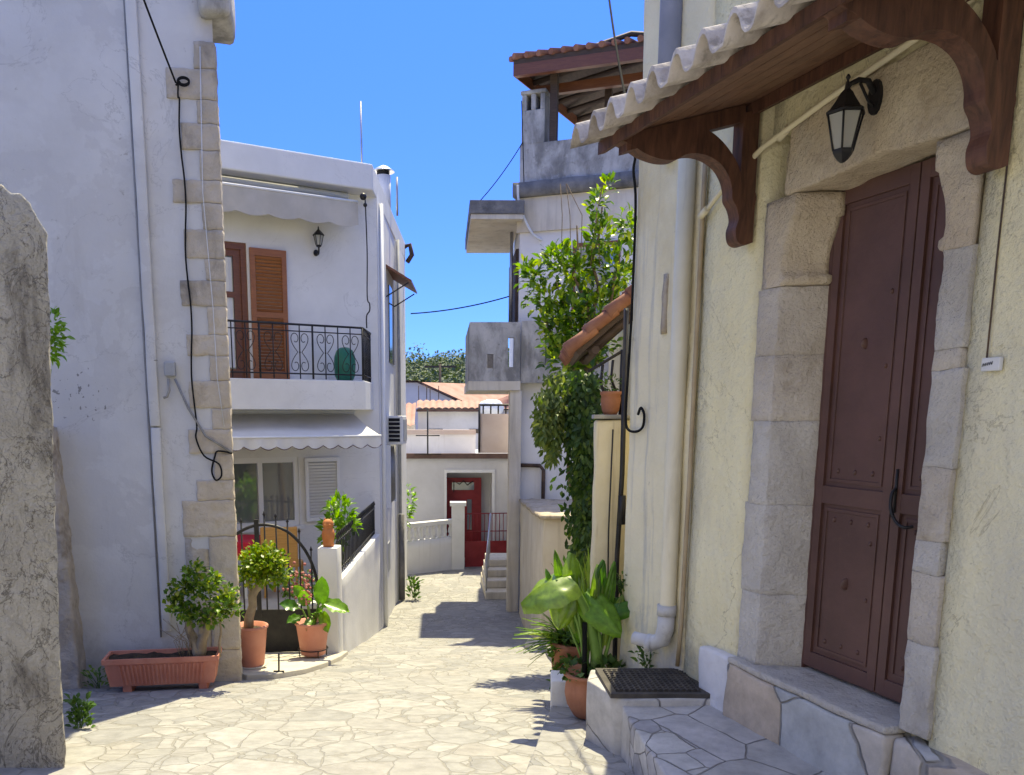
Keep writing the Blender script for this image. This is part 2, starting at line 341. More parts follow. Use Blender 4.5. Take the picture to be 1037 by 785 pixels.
M['window_glass'].node_tree.nodes['Principled BSDF'].inputs['Metallic'].default_value=.55; glass('dark_glass',(.012,.013,.015))
m,nt,b,N,L=nm('lamp_glass'); b.inputs['Base Color'].default_value=(.62,.62,.58,1); b.inputs['Roughness'].default_value=.35; b.inputs['Transmission Weight'].default_value=.55; b.inputs['IOR'].default_value=1.2
foliage('leaf_jade',[(0,(.05,.12,.015)),(.4,(.10,.20,.025)),(.75,(.20,.30,.035)),(1,(.36,.38,.05))],.3,.4)
foliage('leaf_round',[(0,(.06,.13,.012)),(.5,(.14,.24,.02)),(.85,(.26,.34,.03)),(1,(.36,.38,.05))],.3,.4)
foliage('leaf_lemon',[(0,(.04,.10,.015)),(.45,(.08,.17,.02)),(.75,(.19,.31,.03)),(1,(.40,.46,.06))],.4,.35)
foliage('leaf_vine',[(0,(.025,.06,.016)),(.5,(.05,.11,.028)),(.85,(.09,.16,.04)),(1,(.17,.24,.06))],.3,.5)
foliage('leaf_vine_pale',[(0,(.07,.12,.03)),(.5,(.13,.19,.05)),(1,(.24,.28,.09))],.35,.5)
foliage('leaf_big',[(0,(.05,.15,.02)),(.5,(.09,.24,.03)),(1,(.16,.32,.04))],.4,.28,1)
foliage('leaf_taro',[(0,(.16,.28,.03)),(1,(.24,.36,.05))],.42,.36,1); M['leaf_taro'].node_tree.nodes['Principled BSDF'].inputs['Specular IOR Level'].default_value=1.0
foliage('leaf_strap',[(0,(.05,.13,.02)),(.5,(.11,.22,.035)),(.85,(.22,.33,.05)),(1,(.40,.42,.14))],.3,.4)
foliage('leaf_weed',[(0,(.04,.10,.02)),(1,(.12,.22,.04))],.3,.5)
foliage('leaf_bright',[(0,(.10,.22,.02)),(1,(.22,.40,.04))],.45,.4)
foliage('leaf_far',[(0,(.045,.075,.045)),(.6,(.085,.125,.065)),(1,(.14,.17,.09))],.15,.7)
# ------------------------------------------------------------------ ground
PROF=[(-8,-1.45),(0,-1.5),(4,-1.8),(9.35,-2.75),(13.3,-3.47),(15.5,-3.60),(21,-3.83),(40,-4.4)]
def gz0(Y):
    for (a,b),(c,d) in zip(PROF,PROF[1:]):
        if a<=Y<=c: return b+(d-b)*(Y-a)/(c-a)
    return PROF[0][1] if Y<-8 else PROF[-1][1]
def gz(Y): return sum(gz0(Y+k*.25)*w for k,w in ((-3,1),(-2,2),(-1,3),(0,4),(1,3),(2,2),(3,1)))/16
def street():
    b=MB(); xs=[-9+i*.25 for i in range(73)]; ys=[-8+i*.25 for i in range(193)]
    for y in ys:
        for x in xs: b.v.append((x,y,gz(y)+noise.noise(Vector((x*.9,y*.9,0)))*.022+noise.noise(Vector((x*3,y*3,4)))*.006))
    n=len(xs)
    for j in range(len(ys)-1):
        for i in range(n-1): b.f.append([j*n+i,j*n+i+1,(j+1)*n+i+1,(j+1)*n+i]); b.mi.append(0); b.sm.append(True)
    kind(b.build('street','flagstones'),'structure')
    g=MB()
    def hz(x,y):
        h=-4.9
        if y>45:
            t=min(1,(y-45)/75); t=t*t*(3-2*t); h+=t*(10.3+2.0*noise.noise(Vector((x*.02,y*.02,3)))+ (x-0)*.07)
        return h
    S=[-400,-200,-100,-70]+list(range(-60,61,6))+[70,100,200,400]; T=[-300,-100,-20,0,20,40]+list(range(45,170,6))+[200,300,600]
    for y in T:
        for x in S: g.v.append((x,y,hz(x,y)))
    n=len(S)
    for j in range(len(T)-1):
        for i in range(n-1): g.f.append([j*n+i,j*n+i+1,(j+1)*n+i+1,(j+1)*n+i]); g.mi.append(0); g.sm.append(True)
    kind(g.build('hillside','hill_ground'),'structure')
    w=MB()
    for k in range(1300):
        y=random.uniform(62,150); x=random.uniform(-34,34)*(y/120); z=hz(x,y); r=random.uniform(.6,1.5)
        if random.random()<.12: r*=1.35
        hh=r*random.uniform(.8,1.5)
        for q in range(80 if abs(x)<9 else 14):
            d=Vector((random.gauss(0,1),random.gauss(0,1),random.gauss(0,1))).normalized()
            if d.z<-.3: d.z=-d.z
            p=Vector((x,y,z+hh*.75))+Vector((d.x*r,d.y*r,d.z*hh))*random.uniform(.75,1.05)
            s=random.uniform(.16,.34)*(1 if abs(x)<9 else 2)
            w.leaf(p,Vector((random.gauss(0,1),random.gauss(0,1),random.gauss(0,.6))),d,s*1.5,s,.2)
    kind(w.build('hill_wood','leaf_far'),'stuff')
street()
# paving along the right side, and the doorstep paving before the courtyard gate
def ground_patch(name,pts,up,mat):
    b=MB(); b.poly(pts,lambda x,y:gz(y)-.3,lambda x,y:gz(y)+up)
    return kind(b.build(name,mat,cut=.35,bevel=.012,rough=(.006,3)),'structure')
ground_patch('pavement',[(.12,2.6),(.43,4.0),(.57,4.7),(.70,5.35),(.86,6.2),(1.02,7.3),(1.16,8.8),(1.24,10.2),(2.0,10.2),(2.0,2.6)],.10,'flagstones')
ground_patch('doorstep_paving',[(-2.55,9.5),(-2.5,8.9),(-2.05,7.75),(-1.82,7.42),(-1.58,7.5),(-1.35,7.9),(-1.22,8.4),(-1.15,9.0),(-1.13,9.5)],.05,'concrete_slab')
# ------------------------------------------------------------------ RIGHT HOUSE
R=Frame((1.535,3.95),(-.295,.955))
rh=thing('plaster_house','cream plastered house with weathered stone door surround and brown door, street side right','house',R.p(0,0,-1.5))
def wallpiece(b,a0,a1,z0,z1,d1=0,d0=-.45): R.box(b,a0,a1,d0,d1,z0,z1)
b=MB(); wallpiece(b,-7,-.985,-1.9,4.0); wallpiece(b,-.985,.14,1.25,4.0); wallpiece(b,-.985,.14,-1.9,-1.21,-.05)
b.build('wall','yellow_plaster',rh,cut=.16,rough=(.009,2.2))
b=MB(); wallpiece(b,.14,.64,-2.0,4.0)
b.build('wall','yellow_plaster',rh,cut=.16,rough=(.009,2.2))
b=MB(); wallpiece(b,.64,1.36,-2.3,4.0,.012,-.6)
b.build('corner_wall','pale_plaster',rh,bevel=.05,seg=3,cut=.14,rough=(.014,2.0),label='paler weathered corner with grey streaks')
b=MB()   # rest of the house behind: end wall, back and roof
R.box(b,-7,1.3,-5,-.46,-2.3,3.98); b.build('rear_walls','pale_plaster',rh)
b=MB(); R.box(b,-7.1,1.45,-5.1,.10,4.0,4.12); b.build('roof','grey_concrete',rh)
b=MB(); R.box(b,.945,.99,.004,.022,.45,.77); b.build('bare_patch','rubble_stone',rh,cut=.05,rough=(.012,9))
# jamb stones
J=[(-1.205,-.85,'limestone_grey'),(-.85,-.42,'limestone_grey'),(-.42,-.03,'limestone_grey'),(-.03,.27,'jamb_warm'),(.27,.57,'jamb_warm')]
for i,(z0,z1,mt) in enumerate(J):
    b=MB(); w=.14+.012*math.sin(i*2.3)
    q=[(w,-.3),(w,.022),(0,.022),(-.10,-.17),(-.10,-.3)]
    b.prism([R.p(a,d,z0+.0005) for a,d in q],(0,0,z1-z0-.001)); b.build('jamb_stone',[mt],rh,bevel=.0015,seg=1,cut=.04,rough=(.006,11))
def cap(sign,a_in,a_out,mt,cut=.05):
    prof=[(0,.573),(.018,.578),(.026,.592),(.024,.612),(.006,.622),(.002,.66),(.006,.71),(.018,.76),(.034,.80),(.048,.835),(.052,.85),(.066,.855),(.070,.875),(.070,.953)]
    b=MB()
    lo=[R.p(a_in-sign*x,.022,z) for x,z in prof]; hi=[R.p(a_out,.022,z) for x,z in prof]
    dep=R.n*-.19-R.u*(.085*sign)
    b.strip(lo,hi,dep); b.build('jamb_capital',mt,rh,cut=.04,rough=(.004,9))
cap(1,0,.125,'limestone_warm')
J=[(-1.205,-.85,'limestone_grey'),(-.85,-.58,'jamb_warm'),(-.58,-.46,'limestone_grey'),(-.46,-.19,'jamb_warm'),(-.19,.16,'limestone_grey'),(.16,.23,'jamb_warm'),(.23,.575,'limestone_grey')]
for i,(z0,z1,mt) in enumerate(J):
    b=MB(); w=-.985-.012*math.sin(i*1.9+1)
    q=[(-.90,-.3),(-.865,.022),(w,.022),(w,-.3)]
    b.prism([R.p(a,d,z0+.0005) for a,d in q],(0,0,z1-z0-.001)); b.build('jamb_stone',mt,rh,bevel=.0015,seg=1,cut=.04,rough=(.008,11))
cap(-1,-.865,-.985,'limestone_warm')
b=MB(); pts=[(.005,.955),(.0,1.10),(-.01,1.25),(-.4,1.29),(-.70,1.31),(-.945,1.30),(-.955,1.1),(-.95,.96),(-.7,.968),(-.55,.985),(-.4,.975),(-.2,.962)]
b.prism([R.p(a,.03,z) for a,z in pts[::-1]],R.n*-.33); b.build('lintel_stone','limestone_warm',rh,bevel=.012,seg=2,cut=.045,rough=(.009,9))
# plinth and threshold
b=MB(); R.box(b,-.87,.15,-.32,.085,-1.75,-1.235); b.build('threshold','plinth_stones',rh,bevel=.015,cut=.07,rough=(.012,5))
b=MB(); R.box(b,-.865,.15,-.32,.078,-1.233,-1.200); b.build('door_sill','limestone_grey',rh,bevel=.01,cut=.07,rough=(.008,5))
b=MB(); R.box(b,.155,.42,-.1,.06,-1.75,-1.215); b.build('plinth_block','limestone_pale',rh,bevel=.02,cut=.07,rough=(.012,5))
b=MB(); R.box(b,-7,-.875,-.1,.055,-1.75,-1.235); b.build('plinth','plinth_stones',rh,bevel=.02,cut=.09,rough=(.012,5))
# door: two steel leaves with raised panels, rivets
door=MB(); R.box(door,-.085,-.105,-.25,-.165,-1.2,.98); R.box(door,-.985,-1.0,-.25,-.165,-1.2,.98); R.box(door,-1.0,-.085,-.30,-.24,-1.2,1.0)
door=door.build('door','door_paint',rh)
def leaf_(a0,a1):
    b=MB(); D=-.18
    R.box(b,a0,a1,D-.03,D,-1.19,.975)
    s=.045; mid=-.36
    L_=[(a0-.0,a0-s),(a1+s,a1)]
    for x0,x1 in L_: R.box(b,x0,x1,D,D+.014,-1.18,.97)
    for z0,z1 in ((-1.18,-1.11),(mid-.04,mid+.04),(.90,.97)): R.box(b,a0-s,a1+s,D,D+.014,z0,z1)
    for z0,z1 in ((-1.11,mid-.04),(mid+.04,.90)):      # inner beads
        x0,x1=a0-s-.02,a1+s+.02
        for q in ((x0,x0-.012,z0+.02,z1-.02),(x1+.012,x1,z0+.02,z1-.02),(x0-.012,x1+.012,z0+.02,z0+.035),(x0-.012,x1+.012,z1-.035,z1-.02)): R.box(b,q[0],q[1],D,D+.006,q[2],q[3])
    for i in range(3):
        for z in (-1.04,mid-.11,mid+.11): b.sphere(R.p(a0-.12-i*.10,D+.0,z),(.012,.008,.012),8,5)
    for z in (-.8,-.55,-.1,.2,.5): b.sphere(R.p(a1+.10,D+.0,z),(.011,.008,.011),8,5)
    b.sphere(R.p((a0+a1)/2,D,-.75),(.028,.010,.028),12,7)
    b.sphere(R.p((a0+a1)/2,D,.3),(.024,.009,.024),12,7)
    return b.build('leaf','door_paint',door,bevel=.003,seg=1)
leaf_(-.105,-.545); leaf_(-.552,-.985)
b=MB(); b.tube(sm([R.p(-.575,-.16,-.30),R.p(-.575,-.14,-.32),R.p(-.585,-.13,-.38),R.p(-.61,-.135,-.43),R.p(-.65,-.14,-.45),R.p(-.67,-.165,-.445)]),.007)
b.tube([R.p(-.57,-.163,-.22),R.p(-.57,-.163,-.40)],.006); b.build('handle','black_iron',door)
# pipes and conduits on the wall are parts of the house
b=MB(); b.tube([R.p(.735,.062,1.55),R.p(.735,.058,-1.08),R.p(.735,.062,-1.16)],.045,16); b.build('drainpipe','cream_pipe',rh)
b=MB(); b.tube([R.p(.735,.062,-1.10),R.p(.735,.066,-1.2),R.p(.75,.075,-1.265),R.p(.80,.10,-1.295),R.p(.85,.135,-1.29),R.p(.90,.17,-1.285)],[.048,.048,.047,.045,.038,.038],16)
b.tube([R.p(.735,.062,-1.06),R.p(.735,.062,-1.12)],.054,16); b.tube([R.p(.80,.10,-1.30),R.p(.83,.122,-1.296)],.050,16); b.build('drain_elbow','grey_pvc',rh)
b=MB(); b.tube([R.p(.635,.02,1.4),R.p(.635,.02,1.03),R.p(.637,.02,-.3),R.p(.645,.022,-1.15),R.p(.66,.025,-1.40)],.012,10); b.build('service_pipe','old_pipe',rh)
b=MB(); b.tube([R.p(.628,.03,1.00),R.p(.45,.03,1.10),R.p(.154,.04,1.20),R.p(-.25,.052,1.265),R.p(-.735,.052,1.335),R.p(-1.2,.04,1.42)],.013,10); 
for a,z in ((.60,1.015),(.28,1.16),(.02,1.222)): b.tube([R.p(a+.03,.034,z-.012),R.p(a-.03,.038,z+.012)],.018,10)
b.build('conduit','cream_pipe',rh)
b=MB(); b.tube([R.p(.97,.05,4.0),R.p(.97,.05,1.36)],.060,14); b.build('upper_downpipe','blue_pipe',rh)
b=MB(); R.box(b,-1.060,-1.130,.003,.02,.145,.19); wbx=b.build('wire_box','cable_white',rh,bevel=.004)
b=MB()
b.tube(sm([R.p(-1.066-.0035*k,.0205,.165+(.006 if k%2 else -.005)+.0006*k) for k in range(12)],3),.0010,5)
b.build('marks','cable_black',wbx)
b=MB(); b.tube([R.p(-1.068,.006,.19),R.p(-1.066,.006,.5),R.p(-1.068,.006,.9),R.p(-1.07,.006,1.3)],.003,6); b.build('wire','rust_iron',rh)
# black service cable down the corner
b=MB(); far=Vector((.62,3.6,2.95))
far=Vector((1.40,8.2,4.05))
pts=[far.lerp(R.p(1.33,.05,1.60),t)+Vector((0,0,-.10*math.sin(PI*t))) for t in [i/12 for i in range(13)]]
b.tube(pts,.008,6)
b.tube(sm([R.p(1.33,.05,1.60),R.p(1.36,.05,1.52),R.p(1.30,.05,1.47),R.p(1.33,.04,1.40),R.p(1.30,.035,1.2),R.p(1.31,.03,.6),R.p(1.33,.03,.2),R.p(1.335,.03,-.02),R.p(1.30,.03,-.09),R.p(1.2,.03,-.10),R.p(1.13,.03,-.07),R.p(1.12,.03,.0),R.p(1.16,.03,.04),R.p(1.19,.03,.0)]),.008,6)
tag(b.build('power_cable','cable_black'),'black cable dropping past the tiled canopy and down the cream house corner','cable')
# ------------------------------------------------------------------ door canopy
cn=thing('door_canopy','brown wooden canopy with grey wavy tiles over the brown door','canopy',R.p(-.45,0,1.4))
SL=.30
def zs(d): return 1.43-SL*d
b=MB()
n=7
for i in range(n):
    d0=.02+i*.70/n; d1=.02+(i+1)*.70/n-.006
    b.hexa([R.p(.40,d0,zs(d0)),R.p(-1.5,d0,zs(d0)),R.p(-1.5,d1,zs(d1)),R.p(.40,d1,zs(d1)),R.p(.40,d0,zs(d0)+.02),R.p(-1.5,d0,zs(d0)+.02),R.p(-1.5,d1,zs(d1)+.02),R.p(.40,d1,zs(d1)+.02)])
b.build('soffit_boards','soffit_wood',cn)
b=MB(); 
def rail(d0,d1,up,dn,a0=.42,a1=-1.5):
    b.hexa([R.p(a0,d0,zs(d0)-dn),R.p(a1,d0,zs(d0)-dn),R.p(a1,d1,zs(d1)-dn),R.p(a0,d1,zs(d1)-dn),R.p(a0,d0,zs(d0)+up),R.p(a1,d0,zs(d0)+up),R.p(a1,d1,zs(d1)+up),R.p(a0,d1,zs(d1)+up)])
rail(.70,.735,.026,.028); b.build('fascia','canopy_wood',cn)
b=MB(); rail(.012,.06,-.002,.055,.36); b.build('wall_plate','canopy_wood',cn)
b=MB(); per=.163; cols=int(2.1/per*10)
top=[];bot=[]
ds=[.0,.2,.4,.6,.88]
for j,d in enumerate(ds):
    for i in range(cols+1):
        a=.41-i*per/10; ph=(i%10)/10
        w=.078*(max(0,math.sin(PI*min(1,ph/.62)))**.8 if ph<.62 else -.10*math.sin(PI*(ph-.62)/.38))
        k=.006*noise.noise(Vector((i//10*3.7,0,0)))+.004*noise.noise(Vector((a*9,d*5,0))); dd_=d+(.018*noise.noise(Vector((i//10*5.3,2,0))) if j==len(ds)-1 else 0)
        top.append(R.p(a,dd_,zs(d)+.026+w*1.10+.011+k)); bot.append(R.p(a,dd_,zs(d)+.026+w+k))
W=cols+1; nn=len(ds)
b.v+= [tuple(v) for v in top+bot]
def q(*f): b.f.append(list(f)); b.mi.append(0); b.sm.append(True)
o=nn*W
for j in range(nn-1):
    for i in range(cols):
        q(j*W+i,j*W+i+1,(j+1)*W+i+1,(j+1)*W+i); q(o+j*W+i+1,o+j*W+i,o+(j+1)*W+i,o+(j+1)*W+i+1)
for i in range(cols):
    q((nn-1)*W+i,(nn-1)*W+i+1,o+(nn-1)*W+i+1,o+(nn-1)*W+i); b.sm[-1]=False
for j in range(nn-1): q(j*W,(j+1)*W,o+(j+1)*W,o+j*W); b.sm[-1]=False
b.build('tile_roof','tile_grey',cn)
def bracket(a):
    lo=[(.0,.80),(.045,.785),(.085,.80),(.098,.85),(.085,.90),(.10,.95),(.125,.985),(.13,1.03),(.15,1.08),(.19,1.125),(.25,1.155),(.32,1.165),(.38,1.155),(.43,1.13),(.50,1.125),(.58,1.14),(.64,1.165),(.70,1.185)]
    hi=[(.0,.83),(.0,.86),(.0,.88),(.0,.90),(.0,.93),(.0,.96),(.0,1.02),(.085,1.10),(.10,1.13),(.14,1.18),(.19,1.225),(.25,1.26),(.32,1.28),(.42,1.27),(.50,1.25),(.58,1.24),(.64,1.225),(.70,1.21)]
    lo=[(p_.x,p_.y) for p_ in sm([(x,z,0) for x,z in lo],4)]; hi=[(p_.x,p_.y) for p_ in sm([(x,z,0) for x,z in hi],4)]; b=MB()
    b.strip([R.p(a,x+.022,z) for x,z in lo],[R.p(a,x+.022,z) for x,z in hi],R.u*.078)
    b.strip([R.p(a+.002,.022,z) for z in (1.0,1.2,1.38)],[R.p(a+.002,.108,z) for z in (1.0,1.2,1.36)],R.u*.074)
    b.strip([R.p(a+.001,x,zs(x)-.075) for x in (.10,.3,.5,.70)],[R.p(a+.001,x,zs(x)-.003) for x in (.10,.3,.5,.70)],R.u*.076)
    b.build('bracket','canopy_wood',cn,bevel=.006,seg=2)
bracket(.21); bracket(-1.085)
# ------------------------------------------------------------------ lantern by the door
def lantern(name,label,base,n_,u_,s,parent_frame,group=None):
    """base: point on wall; n_ outward; lantern hangs below a curved arm; s = size"""
    t=thing(name,label,'wall lamp',base,group)
    B=Vector(base); n_=Vector(n_).normalized(); u_=Vector(u_).normalized(); Z=Vector((0,0,1))
    c=B+n_*.20*s+Z*(-.02*s)
    b=MB(); pr=[]
    for k in range(14):
        a=2*PI*k/14; pr.append(B+n_*.002+u_*math.cos(a)*.045*s+Z*(math.sin(a)*.09*s+(.0)))
    b.prism(pr,n_*.022*s); b.build('wall_plate','black_iron',t)
    b=MB(); b.tube([B+n_*.02*s+Z*.02*s,B+n_*.07*s+Z*.075*s,B+n_*.13*s+Z*.075*s,B+n_*.18*s+Z*.05*s,c+Z*.045*s],[.017*s,.016*s,.014*s,.013*s,.012*s],8)
    b.tube([B+n_*.02*s-Z*.05*s,B+n_*.06*s-Z*.02*s,B+n_*.12*s+Z*.06*s],.008*s,6); b.build('arm','black_iron',t)
    b=MB(); b.lathe(c,[(.004*s,.115*s),(.014*s,.10*s),(.006*s,.085*s),(.012*s,.07*s),(.016*s,.04*s),(.035*s,.02*s),(.055*s,-.015*s),(.085*s,-.06*s),(.105*s,-.075*s),(.104*s,-.085*s),(.02*s,-.083*s)][::-1],6,smooth=False); b.build('cap','black_iron',t)
    b=MB(); b.lathe(c,[(.048*s,-.265*s),(.088*s,-.088*s)],6,smooth=False); b.build('glass','lamp_glass',t)
    b=MB()
    for k in range(6):
        a=2*PI*k/6; e=Vector((math.cos(a),math.sin(a),0))
        b.tube([c+e*.094*s-Z*.085*s,c+e*.053*s-Z*.268*s],.0055*s,6)
    b.lathe(c,[(.012*s,-.325*s),(.03*s,-.31*s),(.05*s,-.285*s),(.056*s,-.27*s),(.056*s,-.262*s),(.01*s,-.262*s)],6,smooth=False)
    b.build('frame','black_iron',t)
    return t
lantern('wall_lantern','black six sided lantern on the stone lintel above the brown door',R.p(-.505,.03,1.195),R.n,R.u,.71,R)
# ------------------------------------------------------------------ stone landing, iron grate
st=MB(); st.poly([(.93,4.36),(.925,2.2),(2.4,2.2),(1.66,3.52),(1.42,4.30)],-2.1,-1.50)
tag(st.build('stone_landing','step_stones',bevel=.012,cut=.12,rough=(.010,4)),'raised flagstone landing in front of the brown door','landing')
st=MB(); st.poly([(.80,4.52),(.90,4.22),(.95,4.18),(1.40,4.20),(1.38,4.68),(.85,4.72)],-2.2,-1.465)
tag(st.build('grate_plinth','step_stones',bevel=.01,cut=.1,rough=(.008,4)),'low stone block carrying the iron grate beside the drainpipe','stone block')
surf('grate_iron',(.045,.04,.036),(.085,.075,.065),12,.75,((60,.4,.004),))
gt=thing('drain_grate','dark iron drain grate lying on the stone block by the drainpipe','grate',(1.13,4.44,-1.46))
b=MB()
for (x,y,w,h) in ((1.13,4.225,.52,.035),(1.13,4.645,.52,.035),(.888,4.435,.035,.385),(1.372,4.435,.035,.385)): b.box((x,y,-1.452),(w,h,.024))
b.build('frame','grate_iron',gt)
b=MB()
for i in range(15): b.box((.92+i*.030,4.435,-1.441),(.010,.385,.022))
for i in range(11): b.box((1.13,4.265+i*.034,-1.438),(.45,.010,.020))
b.box((1.13,4.435,-1.461),(.45,.385,.008)); b.build('bars','grate_iron',gt)
# ------------------------------------------------------------------ LEFT HOUSE
Lf=Frame((-1.86,7.35),(-1.34,-.2))
lh=thing('whitewashed_house','tall whitewashed house in shade with exposed grey corner stones, left','house',(-1.86,7.35,-2.4))
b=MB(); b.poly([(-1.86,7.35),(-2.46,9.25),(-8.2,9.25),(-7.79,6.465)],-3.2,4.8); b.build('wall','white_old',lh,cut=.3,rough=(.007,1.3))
b=MB(); b.poly([(-1.70,7.22),(-2.36,9.4),(-8.3,9.4),(-7.9,6.3)],4.8,5.0); b.build('roof','grey_concrete',lh)
b=MB(); Lf.box(b,-.15,.10,-.5,.13,3.12,3.6); b.build('corner_ledge','grey_concrete',lh,bevel=.05,cut=.1,rough=(.02,3))
def quoins(name,mt,zs_,low):
    b=MB()
    for (z0,z1,a1) in zs_: Lf.box(b,-.014,a1,-.10,.014,z0+.002,z1-.002)
    b.build(name,mt,lh,bevel=.003,seg=1,cut=.035,rough=(.009,14))
zz=[];z=2.95;i=0
while z>-.62:
    h=.205+.03*math.sin(i*2.1); zz.append((z-h,z,(.155+.015*math.sin(i*3)) if i%2==0 else .33+.05*math.sin(i*1.7))); z-=h; i+=1
quoins('corner_stones','quoin_grey',[q for q in zz if q[0]>.75],0); quoins('corner_stones','quoin_warm',[q for q in zz if q[0]<=.75],0)
zb=zz[-1][0]
quoins('base_corner_stones','quoin_warm',[(zb-.32,zb,.43),(zb-.9,zb-.32,.22),(zb-1.35,zb-.9,.23),(-2.75,zb-1.35,.25)],0)
b=MB(); Lf.box(b,.22,.42,-.1,.004,-2.75,zb-.33); b.build('base_corner_stones','quoin_warm',lh,cut=.1,rough=(.01,5))
b=MB(); Lf.box(b,.655,.57,.002,.045,-.1,4.0); Lf.box(b,.652,.573,.002,.042,-1.9,-.11); b.build('pipe_casing','white_old',lh,bevel=.01,cut=.3,rough=(.006,2),label='slim vertical plastered casing running the height of the wall')
b=MB(); b.tube([Lf.p(.665,.012,3.9),Lf.p(.667,.012,0),Lf.p(.668,.012,-1.95)],.008,6); b.tube([Lf.p(.665,.012,.45),Lf.p(.56,.052,.45)],.005,6); b.build('casing_wire','cable_grey',lh)
b=MB(); Lf.box(b,.42,.51,.003,.06,.32,.44); b.build('junction_box','grey_plastic',lh,bevel=.01)
b=MB(); b.tube([Lf.p(.48,.04,.30),Lf.p(.48,.04,.20),Lf.p(.50,.04,.15),Lf.p(.53,.04,.14)],.012,8)
b.tube([Lf.p(.43,.03,.30),Lf.p(.33,.03,.05),Lf.p(.2,.03,-.18),Lf.p(-.01,.035,-.32)],.010,6); b.build('conduit','cable_grey',lh)
b=MB(); b.tube([Lf.p(.10,.034,2.9),Lf.p(.13,.034,1.8),Lf.p(.09,.034,.9),Lf.p(.08,.034,.3),Lf.p(.04,.034,-.1)],.004,6); b.build('thin_wire','cable_white',lh)
b=MB()    # battered stub of older masonry
b.hexa([Lf.p(1.30,-.05,-2.6),Lf.p(1.75,-.05,-2.6),Lf.p(1.75,.26,-2.6),Lf.p(1.30,.26,-2.6),Lf.p(1.405,-.05,-.1),Lf.p(1.75,-.05,-.1),Lf.p(1.75,.14,-.1),Lf.p(1.405,.14,-.1)])
b.build('masonry_stub','rubble_stone',lh,cut=.05,rough=(.02,8))
# black cable on the left house
b=MB(); far=Vector((-2.10,5.2,3.55)); e=Lf.p(.30,.05,2.62)
b.tube([far.lerp(e,i/10)+Vector((0,0,-.05*math.sin(PI*i/10))) for i in range(11)],.008,6)
b.tube(sm([Lf.p(.30,.04,2.60)]+[Lf.p(.27+.045*math.cos(k)-.03,.05,2.62+.03*math.sin(k)+.01*k/6) for k in [i*.6 for i in range(21)]]+[Lf.p(.29,.03,2.52)]+[Lf.p(.28+.012*math.sin(i*1.3),.03,2.5-i*.2) for i in range(14)]+[Lf.p(.28,.03,-.2),Lf.p(.22,.03,-.35),Lf.p(.10,.035,-.42),Lf.p(.08,.04,-.52),Lf.p(.13,.04,-.56),Lf.p(.16,.04,-.48),Lf.p(.13,.04,-.36),Lf.p(.10,.035,-.31),Lf.p(-.02,.035,-.33)]),.0075,6)
tag(b.build('power_cable','cable_black'),'black cable looping down the corner stones of the whitewashed house','cable')
# old wall, foreground left
b=MB(); b.hexa([(-2.0,4.2,-2.6),(-2.28,4.75,-2.6),(-3.9,4.75,-2.6),(-3.9,4.2,-2.6),(-1.905,4.2,.82),(-2.16,4.75,.82),(-3.9,4.75,1.2),(-3.9,4.2,1.2)][::1])
b.add([(-1.905,4.2,.8),(-2.16,4.75,.8),(-2.24,4.75,1.05),(-1.99,4.2,1.03),(-3.9,4.2,1.2),(-3.9,4.75,1.2)],[(0,1,2,3),(3,2,5,4)])
b=MB()
out=[(-2.03,-2.6),(-1.99,-1.2),(-1.945,-.2),(-1.91,.5),(-1.893,.86),(-1.925,.90),(-1.96,.985),(-2.0,1.035),(-2.04,1.03),(-2.09,1.07),(-2.6,1.12),(-3.9,1.2),(-3.9,-2.6)]
b.prism([(x,4.2,z) for x,z in out],(-.27,.55,0))
tag(b.build('old_wall','rough_render',bevel=.006,seg=1,cut=.035,rough=(.011,10)),'rough grey rendered old wall end at the left edge','wall')
# ------------------------------------------------------------------ foliage helpers
def crown(b,blobs,n,L,W,up=.3,droop=0,shell=.6,mi=0):
    tot=sum(r[0]*r[2] for c,r in blobs)
    for c,r in blobs:
        for _ in range(int(n*r[0]*r[2]/tot)):
            d=Vector((random.gauss(0,1),random.gauss(0,1),random.gauss(0,1))).normalized(); k=random.uniform(shell,1.05)
            p=Vector(c)+Vector((d.x*r[0],d.y*r[1],d.z*r[2]))*k
            dr=(d+Vector((random.gauss(0,.6),random.gauss(0,.6),random.gauss(0,.6)+up-droop)))
            nr=Vector((random.gauss(0,.5),random.gauss(0,.5),1))+d*.5
            s=random.uniform(.65,1.25); b.leaf(p,dr,nr,L*s,W*s,random.uniform(.05,.3),mi)
def limbs(b,base,tips,r0,r1,wob=.05,seg=7,steps=7):
    base=Vector(base)
    for t in tips:
        t=Vector(t); pts=[];rs=[]
        for i in range(steps+1):
            k=i/steps; q=base.lerp(t,k)+Vector((random.uniform(-wob,wob),random.uniform(-wob,wob),0))*math.sin(PI*k)
            pts.append(q); rs.append(r0*(1-k)+r1*k)
        b.tube(pts,rs,seg)
